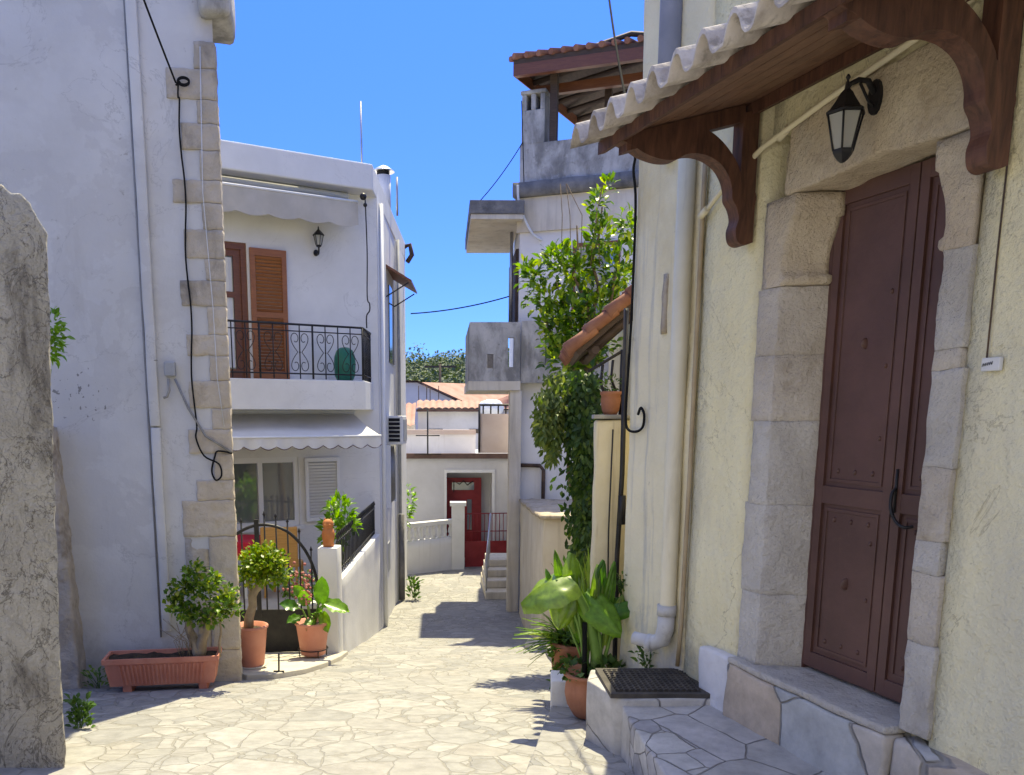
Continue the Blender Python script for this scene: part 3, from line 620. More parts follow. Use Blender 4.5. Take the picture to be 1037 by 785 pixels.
# ------------------------------------------------------------------ planter with jade bush
pl=thing('window_planter','terracotta trough planter with a jade bush against the whitewashed wall','planter',(-2.4,6.95,-2.3))
rz=Lf.ang()+PI
def trough(w,d,z0,z1,t):
    b=MB(); 
    def ring(w,d,z): return [(-w/2,-d/2,z),(w/2,-d/2,z),(w/2,d/2,z),(-w/2,d/2,z)]
    rings=[ring(w*.90,d*.8,z0),ring(w*.965,d*.93,z1-.045),ring(w,d,z1-.042),ring(w*1.005,d*1.0,z1),ring(w-2*t,d-2*t,z1),ring(w-2*t-.02,d-2*t-.02,z1-.06)]
    V=[p for r in rings for p in r]; F=[(3,2,1,0)]
    for i in range(len(rings)-1):
        for k in range(4): F.append((i*4+k,i*4+(k+1)%4,i*4+4+(k+1)%4,i*4+4+k))
    b.add(V,F)
    for i in range(21):
        x=-w*.36+i*w*.72/20
        b.hexa([(x*.93-.008,-d*.40-.008,z0+.01),(x*.93+.008,-d*.40-.008,z0+.01),(x*.93+.008,-d*.3,z0+.01),(x*.93-.008,-d*.3,z0+.01),(x-.008,-d*.465-.010,z1-.055),(x+.008,-d*.465-.010,z1-.055),(x+.008,-d*.4,z1-.055),(x-.008,-d*.4,z1-.055)])
    return b
def place(b,loc,rz):
    m=Matrix.Translation(loc)@Matrix.Rotation(rz,4,'Z'); b.v=[tuple(m@Vector(v)) for v in b.v]; return b
PLL=Vector((-2.40,6.93,0))
place(trough(.94,.30,-2.25,-2.01,.022),PLL,rz).build('trough','terracotta',pl)
for x in (-.29,.33):
    b=MB(); b.box((x,0,-2.285),(.075,.22,.075)); place(b,PLL,rz).build('foot','terracotta',pl,bevel=.008)
b=MB(); b.box((0,0,-2.06),(.88,.245,.05)); place(b,PLL,rz).build('soil','soil',pl,cut=.06,rough=(.02,9))
b=MB(); limbs(b,(-2.10,6.95,-2.05),[(-2.03,6.93,-1.62),(-1.95,6.9,-1.6),(-2.2,6.95,-1.6)],.05,.025,.03); limbs(b,(-1.93,6.97,-2.05),[(-1.9,6.95,-1.6)],.012,.008,.01); b.build('trunk','bark_pale',pl)
b=MB(); bl=[((-2.06,6.93,-1.46),(.15,.15,.13)),((-1.86,6.9,-1.57),(.13,.13,.09)),((-2.26,6.95,-1.60),(.10,.12,.07)),((-2.09,6.92,-1.27),(.08,.09,.06)),((-1.96,6.88,-1.68),(.15,.13,.06)),((-1.78,6.93,-1.64),(.06,.08,.05)),((-2.20,6.9,-1.42),(.08,.09,.07)),((-1.95,6.9,-1.38),(.08,.08,.06)),((-2.30,6.9,-1.50),(.05,.07,.05)),((-2.12,6.9,-1.66),(.09,.1,.06))]
for _ in range(26):
    a=random.uniform(0,2*PI); q_=(-2.04+.27*math.cos(a)*random.uniform(.7,1.15),6.92+random.gauss(0,.07),-1.50+.21*math.sin(a)*random.uniform(.7,1.2)); bl.append((q_,(.035,.04,.03)))
crown(b,bl,1250,.05,.036,.45,0,.25)
b.build('crown','leaf_jade',pl)
b=MB()
for i in range(14):
    x=-2.20+random.gauss(0,.06); b.tube([(x,6.93,-2.05),(x+random.gauss(0,.05),6.92,-1.9),(x+random.gauss(0,.1)-.03,6.9,-1.82+random.gauss(0,.05))],.003,4)
b.build('dry_twigs','bark_pale',pl)
# weeds
def weed(name,label,c,r,h,n,L,mat='leaf_weed'):
    b=MB()
    for i in range(n):
        a=random.uniform(0,2*PI); k=random.random()**.5*r; p=(c[0]+k*math.cos(a),c[1]+k*math.sin(a)*.5,c[2]+random.uniform(0,h))
        b.leaf(p,(math.cos(a)*.6+random.gauss(0,.3),math.sin(a)*.6-.2,random.uniform(.2,1)),(random.gauss(0,.4),-.4,1),L*random.uniform(.6,1.3),L*.5,.2)
    for i in range(6): b.tube([(c[0]+random.gauss(0,r*.3),c[1],c[2]-.03),(c[0]+random.gauss(0,r*.5),c[1],c[2]+h)],.003,4)
    return tag(b.build(name,mat),label,'plant')
weed('weed_tuft','green weeds at the foot of the rough old wall',(-2.36,5.2,gz(5.2)),.07,.2,80,.06)
weed('dry_weed_tuft','small grey dry tuft between the masonry stub and the planter',(-2.98,6.95,gz(6.95)),.12,.16,50,.05,'leaf_strap')
sp=thing('leafy_sprig','bright green sprig showing behind the rough old wall','plant',(-2.75,5.6,-2.05))
b=MB(); limbs(b,(-2.9,5.6,-2.1),[(-2.56,5.6,.55),(-2.57,5.6,.35),(-2.65,5.6,.5)],.012,.005,.04); b.build('stem','stem_green',sp)
b=MB(); crown(b,[((-2.54,5.6,.52),(.07,.1,.13)),((-2.60,5.6,.45),(.10,.1,.15))],260,.055,.032,.2); b.build('leaves','leaf_bright',sp)
# ------------------------------------------------------------------ round pots
def pot(parent,c,r,h,mat='plastic_pot',rim=.03,taper=.72,soil='soil'):
    b=MB(); b.lathe(c,[(r*taper,0),(r*taper*1.02,.01),(r*.95,h-rim-.006),(r*.99,h-rim),(r*1.03,h-rim+.004),(r*1.04,h-.004),(r*1.0,h),(r*.90,h),(r*.86,h-.04),(.01,h-.042)],28)
    p=b.build('pot',mat,parent)
    s=MB(); s.lathe((c[0],c[1],c[2]+h-.045),[(r*.88,0),(r*.5,.012),(.01,.016)],20); s.build('soil',soil,parent)
    return p
P1=Vector((-1.885,7.93,gz(7.93)+.055))
t=thing('potted_round_shrub','round clipped shrub on a bare trunk in a tall terracotta pot','potted shrub',P1)
pot(t,P1+Vector((0,0,.03)),.165,.40); 
b=MB(); b.lathe(P1,[(.12,0),(.15,.03),(.14,.035),(.01,.03)],20); b.build('saucer','concrete_slab',t)
b=MB(); b.tube([P1+Vector(v) for v in ((-.02,0,.38),(-.01,0,.5),(.03,0,.62),(.03,0,.72),(.09,0,.82),(.13,0,.95))],[.05,.046,.04,.042,.032,.02],10); limbs(b,P1+Vector((.03,0,.72)),[P1+Vector((-.03,.0,.95)),P1+Vector((.25,.05,.95))],.025,.012,.02); b.build('trunk','bark_pale',t)
b=MB(); cc=P1+Vector((.145,-.02,1.0)); crown(b,[(cc,(.25,.24,.19)),(cc+Vector((0,0,.08)),(.20,.20,.17)),(cc+Vector((-.12,0,-.06)),(.13,.14,.12)),(cc+Vector((.14,0,-.06)),(.12,.13,.11))],1700,.052,.03,.4,0,.3); b.build('crown','leaf_round',t)
P2=Vector((-1.43,8.85,gz(8.85)+.055))
t=thing('potted_leafy_plant','terracotta pot of broad light green leaves beside the white gate post','potted plant',P2)
pot(t,P2+Vector((0,0,.04)),.185,.36)
b=MB(); b.tube([P2+Vector((.16*math.cos(k),.16*math.sin(k),.10)) for k in [i*2*PI/24 for i in range(24)]],.006,6,closed=True)
for k in range(4): a=k*PI/2+.5; b.tube([P2+Vector((.16*math.cos(a),.16*math.sin(a),.10)),P2+Vector((.15*math.cos(a),.15*math.sin(a),0))],.006,6)
b.build('iron_ring','black_iron',t)
def bigleaf(b,base,stemtop,d,L,W,nrm=(0,0,1),mi=0,bend=.5,nseg=8):
    """broad leaf with midrib fold, curved"""
    p=Vector(stemtop); d=Vector(d).normalized(); n=Vector(nrm); x=d.cross(n).normalized(); n=x.cross(d)
    V=[]
    for i in range(nseg+1):
        k=i/nseg; w=W/2*(math.sin(PI*min(1,k*.92+.08))**.7)*(1 if k<.98 else .05); c=p+d*L*(k-.06)-n*bend*L*k*k*.6
        wav=.015*math.sin(i*2.1)
        V+=[c-x*w+n*(W*.13+wav),c-x*w*.5+n*W*.05,c,c+x*w*.5+n*W*.05,c+x*w+n*(W*.13-wav)]
    F=[(i*5+j,i*5+j+1,i*5+6+j,i*5+5+j) for i in range(nseg) for j in range(4)]
    b.add(V,F,mi,True)
    if base is not None:
        B=Vector(base); m=B.lerp(p,.55)+Vector((0,0,.06))
        return [B,m,p]
lv=MB(); stm=MB()
for dx,dz,dir_,L_,W_,nr in ((.10,.62,(.1,-.1,1),.30,.17,(.2,-1,.2)),(.14,.60,(.9,-.2,-.15),.30,.20,(0,-.6,1)),(-.16,.56,(-.7,-.3,.3),.20,.15,(0,-.7,.8)),(-.05,.60,(-.2,-.5,.8),.2,.14,(0,-1,.3)),(.05,.5,(.25,-.6,.3),.22,.14,(0,-.7,.8)),(-.13,.45,(-.6,-.5,-.1),.17,.13,(0,-.6,.8)),(.12,.50,(.2,-.4,-.6),.24,.13,(0,-1,.2)),(-.08,.68,(-.5,-.1,.6),.17,.12,(.1,-1,.4)),(.0,.42,(-.2,-.8,-.3),.18,.12,(0,-.7,.7))):
    pts=bigleaf(lv,P2+Vector((dx*.2,0,.37)),P2+Vector((dx,-.03,dz)),dir_,L_,W_,nr,bend=.3); stm.tube(pts,.009,6)
lv.build('leaves','leaf_big',t); stm.build('stems','stem_green',t)
b=MB()
for i in range(26): b.sphere(P2+Vector((-.05+random.gauss(0,.03),-.03+random.gauss(0,.03),.66+random.gauss(0,.045))),.016,6,4)
b.build('blossom','bloom_pink',t)
b=MB(); q0=Vector((-1.56,7.62,gz(7.62)+.05)); b.tube([q0,q0+Vector((.005,0,.18))],.009,6); b.tube([q0+Vector((-.05,0,.006)),q0+Vector((.05,0,.006))],.01,6); tag(b.build('gate_stop','black_iron'),'small black iron doorstop standing on the paving before the gate','door stop')
# ------------------------------------------------------------------ gate, post wall, railing
GZ=-2.70
gf=Frame((-1.43,9.42),(-.98,-.09))
g=thing('iron_gate','black iron courtyard gate with arched top and solid lower panel','gate',gf.p(.45,0,GZ))
b=MB(); gf.box(b,.0,.98,-.012,.012,GZ,-2.20); b.build('panel','black_iron',g)
AP=[(-.02,-2.25),(0,-2.1),(.01,-1.89),(.065,-1.67),(.16,-1.48),(.29,-1.33),(.43,-1.25),(.59,-1.22),(.73,-1.24),(.86,-1.30),(1.0,-1.40)]
def arch(a):
    for (x0,z0),(x1,z1) in zip(AP,AP[1:]):
        if x0<=a<=x1: return z0+(z1-z0)*(a-x0)/(x1-x0)
    return -1.4
b=MB(); b.tube(sm([gf.p(a+.015,0,z) for a,z in AP[1:]]),.018,8); b.build('arch','black_iron',g)
b=MB(); gf.box(b,.0,.03,-.02,.02,GZ,-2.0); b.build('stile','black_iron',g)
b=MB(); gf.box(b,.66,.71,-.02,.02,GZ,-1.16); b.build('stile','black_iron',g)
for i in range(8):
    a=.085+i*.128
    if abs(a-.685)<.05: continue
    b=MB(); z1=arch(a)+.10; b.tube([gf.p(a,0,-2.68),gf.p(a,0,z1)],.0095,6)
    b.lathe(gf.p(a,0,z1),[(.008,0),(.018,.015),(.012,.03),(.002,.06)],8); b.build('bar','black_iron',g)
for a in (.32,):
    b=MB(); 
    for s in (-1,1): b.tube([gf.p(a+.055+s*.045*math.cos(k)*(1-k/9),0,-1.62+.06*math.sin(k)*(1-k/9)) for k in [i*.45 for i in range(15)]],.007,6)
    b.build('scroll','black_iron',g)
b=MB(); b.poly([(-1.42,9.27),(-1.20,9.25),(-1.18,9.5),(-1.40,9.52)],-3.2,-1.47); b.poly([(-1.30,9.50),(-1.18,9.48),(-1.03,13.25),(-1.16,13.25)],-3.9,-1.87)
tag(b.build('courtyard_wall','white_side',cut=.25,bevel=.008,rough=(.006,2)),'low white courtyard wall and gate post running down to the white house','wall')
b=MB(); b.poly([(-2.6,9.55),(-1.3,9.55),(-1.15,13.2),(-5.5,11.2),(-5.5,9.55)],-3.9,-2.69); b.poly([(-5.5,10.25),(-1.30,10.25),(-1.16,13.0),(-5.5,11.2)],-2.68,-2.40); kind(b.build('courtyard_floor','concrete_slab'),'structure')
rl=thing('wall_railing','black iron spiked railing on the low courtyard wall','railing',(-1.2,9.55,-1.87))
rf=Frame((-1.24,9.56),(.14,3.7))
for z in (-1.80,-1.45):
    b=MB(); b.tube([rf.p(0,0,z),rf.p(3.6,0,z)],.012,6); b.build('rail','black_iron',rl)
for i in range(31):
    b=MB(); a=.04+i*.118; b.tube([rf.p(a,0,-1.86),rf.p(a,0,-1.40)],.008,6); b.lathe(rf.p(a,0,-1.41),[(.008,0),(.02,.02),(.003,.075)],6); b.build('bar','black_iron',rl)
# ornament on post
b=MB(); oc=(-1.31,9.38,-1.468)
b.lathe(oc,[(.055,0),(.068,.02),(.06,.05),(.072,.10),(.075,.15),(.060,.195),(.05,.205),(.062,.235),(.062,.27),(.045,.30),(.01,.31)],14)
for s in (-1,1): b.lathe((oc[0]+s*.035,oc[1],oc[2]+.29),[(.016,0),(.010,.02),(.001,.035)],8)
for s in (-1,1): b.sphere((oc[0]+s*.024,oc[1]-.055,oc[2]+.25),.014,8,5)
b.sphere((oc[0],oc[1]-.065,oc[2]+.225),(.008,.012,.014),6,4)
tag(b.build('garden_ornament','terracotta_orange',rough=(.004,30)),'upright orange terracotta ornament standing on the white gate post','ornament')
# courtyard plants and furniture
t=thing('courtyard_shrub','bright green leafy plant behind the courtyard railing','plant',(-1.5,11.0,-2.40))
b=MB(); limbs(b,(-1.42,10.9,-2.4),[(-1.4,10.9,-1.3),(-1.28,10.9,-1.45),(-1.55,10.9,-1.5)],.012,.005,.02); b.build('stem','stem_green',t)
b=MB(); b.lathe((-1.42,10.9,-2.40),[(.11,0),(.15,.28),(.16,.30),(.13,.30),(.01,.27)],18); b.build('pot','terracotta',t)
b=MB(); crown(b,[((-1.36,10.9,-1.26),(.14,.16,.17)),((-1.26,10.9,-1.42),(.10,.14,.12)),((-1.46,10.9,-1.5),(.13,.14,.22))],330,.13,.05,.3,.1); b.build('leaves','leaf_bright',t)
t=thing('garden_table','courtyard table under a bright red cloth, seen through the gate','table',(-2.85,11.1,-2.40))
b=MB(); b.poly([(-3.4,10.75),(-2.52,10.75),(-2.52,11.45),(-3.4,11.45)],-1.67,-1.64); b.build('tabletop','white_plastic',t)
b=MB(); b.poly([(-3.43,10.72),(-2.49,10.72),(-2.49,11.48),(-3.43,11.48)],-1.86,-1.635); b.build('tablecloth','red_cloth',t,bevel=.01,cut=.1,rough=(.012,4))
for x,y in ((-3.3,10.85),(-2.62,10.85),(-2.62,11.35),(-3.3,11.35)):
    b=MB(); b.box((x,y,-2.04),(.045,.045,.72)); b.build('leg','white_plastic',t)
t=thing('wooden_chair','orange wooden chair back seen through the courtyard gate','chair',(-2.2,10.75,-2.40))
b=MB(); b.box((-2.17,10.9,-1.72),(.48,.03,.54),.12); b.build('backrest','chair_wood',t,bevel=.02)
b=MB(); b.box((-2.14,11.12,-1.97),(.44,.42,.035),.12); b.build('seat','chair_wood',t,bevel=.01)
for x,y,h in ((-2.37,10.9,.95),(-1.96,10.95,.95),(-2.33,11.3,.43),(-1.95,11.32,.43)):
    b=MB(); b.box((x,y,-2.40+h/2),(.035,.035,h),.12); b.build('leg','chair_wood',t)
t=thing('flower_pot','pot of small pink flowers just inside the iron gate','potted plant',(-1.72,10.0,-2.69))
b=MB(); b.lathe((-1.72,10.0,-2.69),[(.12,0),(.16,.40),(.17,.43),(.14,.43),(.01,.40)],18); b.build('pot','white_plastic',t)
b=MB(); crown(b,[((-1.76,10.0,-2.05),(.24,.14,.18))],260,.06,.035,.2); b.build('leaves','leaf_weed',t)
b=MB()
for i in range(60): b.sphere((-1.76+random.gauss(0,.14),9.95+random.gauss(0,.08),-1.98+random.gauss(0,.09)),.02,6,4)
b.build('blossoms','bloom_pink',t)
# ------------------------------------------------------------------ WHITE HOUSE
W=Frame((-1.02,13.3),(-.863,-.505))
wh=thing('balcony_house','white two storey house with black balcony railing and orange wooden shutter','house',(-1.02,13.3,-3.4))
sE=(-.86,18.4)
b=MB()
zf=-4.2; 
def wb(a0,a1,z0,z1,d0=-.4,d1=0): W.box(b,a0,a1,d0,d1,z0,z1)
# front wall round the openings: door a 2.02..2.9 z .49..2.35 ; window a 1.35..2.5 z -1.65..-.62
wb(.0,1.35,zf,-.62); wb(1.35,2.5,zf,-1.65); wb(2.5,6,zf,-.62); wb(.0,6,-.62,.49); wb(.0,2.02,.49,2.36); wb(2.95,6,.49,2.36); wb(.0,6,2.36,3.3)
b.build('front_wall','white_wall',wh)
b=MB(); p0=W.p(0,0,0); p1=W.p(0,-.4,0); q6=W.p(6,-.4,0)
b.poly([(p0.x+.004,p0.y+.004),sE,(sE[0]-6,sE[1]+1.5),(q6.x,q6.y),(p1.x,p1.y)],zf,-.63); b.poly([(p0.x+.004,p0.y+.004),sE,(sE[0]-6,sE[1]+1.5),(q6.x-.3,q6.y+.9),(p1.x-.8,p1.y+.3),(p1.x,p1.y)],-.63,3.3)
b.build('side_wall','white_side',wh)
b=MB(); f0=W.p(.227,.36,0); f6=W.p(6.2,.36,0)
b.poly([(f0.x,f0.y),(-.82,18.5),(-7,20.2),(f6.x,f6.y)],3.20,3.56); b.build('parapet','white_wall',wh,bevel=.02)
# pilaster strips on the street side
b=MB(); b.poly([(-1.02,13.9),(-.97,13.9),(-.965,14.15),(-1.02,14.15)],zf,3.19); b.poly([(-.98,16.4),(-.88,16.4),(-.83,18.42),(-.95,18.42)],zf,3.19); b.build('pilaster','white_side',wh)
b=MB(); b.tube([(-.975,13.62,3.19),(-.975,13.62,-3.5)],.035,10); b.build('drainpipe','white_plastic',wh)
b=MB(); b.tube([(-.86,16.3,3.19),(-.86,16.3,-1.9)],.03,8); b.build('drainpipe','grey_plastic',wh)
b=MB(); b.tube([(-.84,16.3,-1.92),(-.84,16.3,-3.62)],.06,8); b.build('cast_pipe','dark_concrete',wh)
# small side openings
def sidebox(name,y0,y1,z0,z1,mat,out=.02):
    x=lambda y:-1.02+(y-13.3)*(.16/5.1)
    b=MB(); b.poly([(x(y0)-.05,y0),(x(y0)+out,y0),(x(y1)+out,y1),(x(y1)-.05,y1)],z0,z1); return b.build(name,mat,wh)
sidebox('side_window',15.0,15.9,.9,2.2,'dark_glass'); sidebox('side_window',14.2,15.2,-1.5,-.55,'dark_glass')
f=sidebox('window_surround',14.12,14.19,-1.55,-.5,'white_plastic',.09); sidebox('window_surround',15.21,15.28,-1.55,-.5,'white_plastic',.09); sidebox('vent_panel',14.3,14.7,-2.7,-2.2,'grey_plastic',.015)
b=MB()
for i in range(7): b.tube([(-.92+i*.005,14.25+i*.15,-1.5),(-.92+i*.005,14.25+i*.15,-.55)],.008,6)
b.build('window_grille','grey_metal',wh)
b=MB(); b.hexa([(-.99,14.6,2.44),(-.55,14.6,2.18),(-.50,16.0,2.18),(-.95,16.0,2.44),(-.99,14.6,2.48),(-.55,14.6,2.22),(-.50,16.0,2.22),(-.95,16.0,2.48)]); b.build('side_awning','frame_wood',wh)
for q0,q1 in (((-.98,14.62,1.95),(-.6,14.62,2.18)),((-.93,15.98,1.95),(-.55,15.98,2.18))):
    b=MB(); b.tube([q0,q1],.012,6); b.build('awning_strut','black_iron',wh)
# balcony
b=MB(); Bc=W.p(.58,.75,0); bk=Bc+Vector((.045,.9,0)); i1=W.p(5.6,.75,0); i0=W.p(5.6,-.02,0)
e0=W.p(.50,-.02,0)
b.poly([(Bc.x,Bc.y),(bk.x,bk.y),(e0.x,e0.y),(i0.x,i0.y),(i1.x,i1.y)],.07,.48); b.build('balcony','white_wall',wh,bevel=.01)
br=thing('balcony_railing','black wrought iron balcony railing with heart scrolls on the white house','railing',W.p(2,.72,.48))
BF=Frame((W.p(.60,.72,0).x,W.p(.60,.72,0).y),(-.863,-.505)); BS=Frame((W.p(.60,.72,0).x,W.p(.60,.72,0).y),(.05,1))
for fr,l in ((BF,3.4),(BS,.85)):
    for z,r in ((1.22,.016),(1.13,.009),(.56,.011)):
        b=MB(); b.tube([fr.p(0,0,z),fr.p(l,0,z)],r,6); b.build('rail','black_iron',br)
def heart(fr,a,w,z0,z1):
    b=MB(); h=z1-z0; zc=(z0+z1)/2
    for s in (-1,1):
        pts=[]
        for up in (1,-1):
            seq=[]
            for i in range(13):
                k=i/12; an=k*PI*1.7
                seq.append((a+s*w*(.5-.36*(1-math.cos(an))*(.55+.0*k))*(1-.25*k) , zc+up*(h*.34+h*.13*math.sin(an)*(1-.3*k))))
            seq2=[(a+s*w*(.12+.38*math.sin(j/6*PI/2)),zc+up*h*.34*(j/6)) for j in range(6)]
            pts=seq2+seq
            b.tube([fr.p(x,0,z) for x,z in pts],.006,5)
    b.sphere(fr.p(a,0,zc),.014,6,4); b.build('scroll','black_iron',br)
for i in range(17):
    a=i*.19
    b=MB(); b.tube([BF.p(a,0,.49),BF.p(a,0,1.22)],.009 if i%4 else .015,6); b.build('bar','black_iron',br)
    if i%2==0 and i<16: heart(BF,a+.19,.25,.575,1.125)
for i in range(1,7):
    b=MB(); b.tube([BS.p(i*.135,0,.49),BS.p(i*.135,0,1.22)],.010,6); b.build('bar','black_iron',br)
b=MB(); q0=W.p(.74,.40,.48); b.lathe(q0,[(.11,0),(.15,.08),(.16,.25),(.15,.36),(.12,.44),(.07,.48),(.01,.49)],20); tag(b.build('watering_tub','green_plastic'),'green plastic tub behind the balcony railing of the white house','tub')
# balcony door and shutter
dr=MB(); W.box(dr,2.02,2.10,-.14,-.03,.49,2.36); W.box(dr,2.87,2.95,-.14,-.03,.49,2.36); W.box(dr,2.10,2.87,-.14,-.03,2.27,2.36); dr=dr.build('balcony_door','frame_wood',wh)
b=MB()
for x0,x1 in ((2.10,2.20),(2.74,2.87)): W.box(b,x0,x1,-.12,-.06,.5,2.27)
for z0,z1 in ((.5,.64),(1.62,1.70),(2.18,2.27)): W.box(b,2.20,2.74,-.12,-.06,z0,z1)
b.build('leaf','frame_wood',dr)
b=MB(); W.box(b,2.20,2.74,-.10,-.092,.64,2.18); b.build('pane','window_glass',dr)
b=MB()
cp=[W.p(2.22+i*.05,-.082+.008*math.sin(i*1.9),0) for i in range(6)]
for (x0,x1,y0,y1) in [(p.x,q_.x,p.y,q_.y) for p,q_ in zip(cp,cp[1:])]: b.add([(x0,y0,.66),(x1,y1,.66),(x1,y1,2.16),(x0,y0,2.16)],[(0,1,2,3)],0,True)
b.build('curtain','curtain',dr)
b=MB(); 
for x0,x1 in ((1.46,1.53),(1.92,1.99)): W.box(b,x0,x1,.012,.052,.50,2.30)
for z0,z1 in ((.50,.62),(1.36,1.44),(2.20,2.30)): W.box(b,1.53,1.92,.012,.052,z0,z1)
for z0,z1 in ((.62,1.36),(1.44,2.20)):
    n=int((z1-z0)/.045)
    for i in range(n):
        z=z0+(i+.5)*(z1-z0)/n
        b.hexa([W.p(1.53,.018,z-.02),W.p(1.92,.018,z-.02),W.p(1.92,.024,z-.02),W.p(1.53,.024,z-.02),W.p(1.53,.038,z+.018),W.p(1.92,.038,z+.018),W.p(1.92,.046,z+.018),W.p(1.53,.046,z+.018)])
b.build('shutter','shutter_wood',wh,label='orange wooden louvred shutter folded open beside the balcony door')
# ground floor window, white shutter
wf=MB()
for x0,x1 in ((1.35,1.42),(1.90,1.97),(2.43,2.5)): W.box(wf,x0,x1,-.10,-.02,-1.65,-.62)
for z0,z1 in ((-1.65,-1.57),(-.70,-.62)): 
    W.box(wf,1.42,1.90,-.10,-.02,z0,z1); W.box(wf,1.97,2.43,-.10,-.02,z0,z1)
wf=wf.build('window','white_plastic',wh)
for x0,x1 in ((1.42,1.90),(1.97,2.43)):
    b=MB(); W.box(b,x0,x1,-.07,-.062,-1.57,-.70); b.build('pane','window_glass',wf)
b=MB(); W.box(b,1.30,2.55,-.02,.05,-1.70,-1.652); b.build('sill','white_plastic',wf)
b=MB()
W.box(b,.70,.75,.01,.05,-1.60,-.64); W.box(b,1.21,1.26,.01,.05,-1.60,-.64); W.box(b,.75,1.21,.01,.05,-.70,-.64); W.box(b,.75,1.21,.01,.05,-1.60,-1.54)
for i in range(18):
    z=-1.52+i*.046; b.hexa([W.p(.75,.014,z-.018),W.p(1.21,.014,z-.018),W.p(1.21,.02,z-.018),W.p(.75,.02,z-.018),W.p(.75,.034,z+.018),W.p(1.21,.034,z+.018),W.p(1.21,.042,z+.018),W.p(.75,.042,z+.018)])
b.build('shutter','white_plastic',wh,label='white louvred shutter folded open beside the ground floor window')
# awnings
def awning(label,a0,a1,z_top,dep,z_front,val,mat,n,trim,edge=.28):
    t=thing('fabric_awning',label,'awning',W.p((a0+a1)/2,0,z_top))
    b=MB(); k=24
    for i in range(k+1):
        a=a0+(a1-a0)*i/k
        for d,z in ((.02,z_top),(dep*.5,(z_top+z_front)/2-.03),(dep,z_front)): b.v.append(tuple(W.p(a,d,z+.006*math.sin(i*.9))))
    for i in range(k):
        for j in range(2): b.f.append([i*3+j,i*3+j+1,i*3+4+j,i*3+3+j]); b.mi.append(0); b.sm.append(True)
    b.build('canvas',mat,t)
    b=MB(); k=n*8; 
    for i in range(k+1):
        a=a0+(a1-a0)*i/k; sc=abs(math.sin(PI*i/8)); b.v.append(tuple(W.p(a,dep+.004,z_front))); b.v.append(tuple(W.p(a,dep+.012+.01*math.sin(i*.7),z_front-val*(1-edge+edge*sc))))
    for i in range(k): b.f.append([2*i,2*i+1,2*i+3,2*i+2]); b.mi.append(0); b.sm.append(True)
    v=b.build('valance',mat,t)
    if trim:
        b=MB(); b.tube([W.p(a0+(a1-a0)*i/k,dep+.015,z_front-val*(1-edge+edge*abs(math.sin(PI*i/8)))) for i in range(k+1)],.006,5); b.build('trim','brown_trim',v)
    b=MB(); b.tube([W.p(a0,dep,z_front),W.p(a1,dep,z_front)],.018,8); b.build('front_bar','white_plastic',t)
    b=MB(); b.tube([W.p(a0-.01,.06,z_top+.02),W.p(a1,.06,z_top+.02)],.045,10); b.build('roller','white_plastic',t)
    for a in (a0+.05,a0+1.6):
        b=MB(); b.tube([W.p(a,.04,z_top-.35),W.p(a+.2,dep*.6,z_top-.28),W.p(a,dep,z_front)],.012,6); b.build('arm','white_plastic',t)
    return t
awning('white canvas awning with scalloped edge above the ground floor window',.46,4.5,.03,1.0,-.30,.17,'awning_cloth',18,True)
awning('beige half rolled awning with scalloped edge under the roof parapet',.50,4.5,3.13,.42,3.0,.36,'awning_beige',9,False,.12)
b=MB(); b.tube(sm([W.p(.42,.5,3.06),W.p(.40,.5,2.3),W.p(.40,.48,1.7),W.p(.36,.47,1.6),W.p(.36,.47,1.5),W.p(.41,.47,1.42),W.p(.41,.47,1.25)]),.010,6); b.sphere(W.p(.45,.5,3.06),.05,8,6); b.sphere(W.p(.42,.5,2.95),.03,8,6)
tag(b.build('awning_crank','black_iron'),'thin black awning crank rod hanging beside the beige awning','crank rod')
def standing_lantern(name,label,B,n_,u_,s):
    t=thing(name,label,'wall lamp',B); Z=Vector((0,0,1)); c=B+n_*.15*s+Z*.22*s
    b=MB(); b.prism([B+n_*.002+u_*math.cos(2*PI*k/14)*.045*s+Z*math.sin(2*PI*k/14)*.055*s for k in range(14)],n_*.03*s); b.build('wall_plate','black_iron',t)
    b=MB(); b.tube(sm([B+n_*.02*s,B+n_*.08*s-Z*.035*s,B+n_*.14*s-Z*.02*s,c-Z*.14*s]),.016*s,8); b.build('arm','black_iron',t)
    b=MB(); b.lathe(c,[(.015*s,-.15*s),(.05*s,-.13*s),(.045*s,-.115*s),(.05*s,-.11*s)],6,smooth=False)
    for k in range(6):
        e=Vector((math.cos(k*PI/3),math.sin(k*PI/3),0)); b.tube([c+e*.05*s-Z*.11*s,c+e*.085*s+Z*.05*s],.006*s,6)
    b.build('frame','black_iron',t)
    b=MB(); b.lathe(c,[(.046*s,-.11*s),(.08*s,.05*s)],6,smooth=False); b.build('glass','lamp_glass',t)
    b=MB(); b.lathe(c,[(.02*s,.05*s),(.105*s,.05*s),(.10*s,.065*s),(.06*s,.11*s),(.03*s,.14*s),(.012*s,.16*s),(.014*s,.18*s),(.003*s,.21*s)],6,smooth=False); b.build('cap','black_iron',t)
standing_lantern('wall_lantern','small black lantern on the white wall beside the orange shutter',W.p(.99,0,2.32),W.n,W.u,.82)
# AC
ac=thing('air_conditioner','white air conditioner unit on the side wall of the balcony house','air conditioner',(-.85,14.5,-.5))
b=MB(); b.poly([(-.985,14.35),(-.70,14.32),(-.67,15.1),(-.96,15.1)],-.50,-.02); b.build('casing','white_plastic',ac,bevel=.015)
b=MB()
for i in range(6): b.poly([(-.94,14.325),(-.75,14.315),(-.75,14.332),(-.94,14.34)],-.45+i*.068,-.40+i*.068)
b.build('fan_grille','dark_inside',ac)
b=MB(); b.poly([(-.70,14.42),(-.685,14.42),(-.66,15.0),(-.68,15.0)],-.45,-.08); b.build('side_vent','grey_plastic',ac)
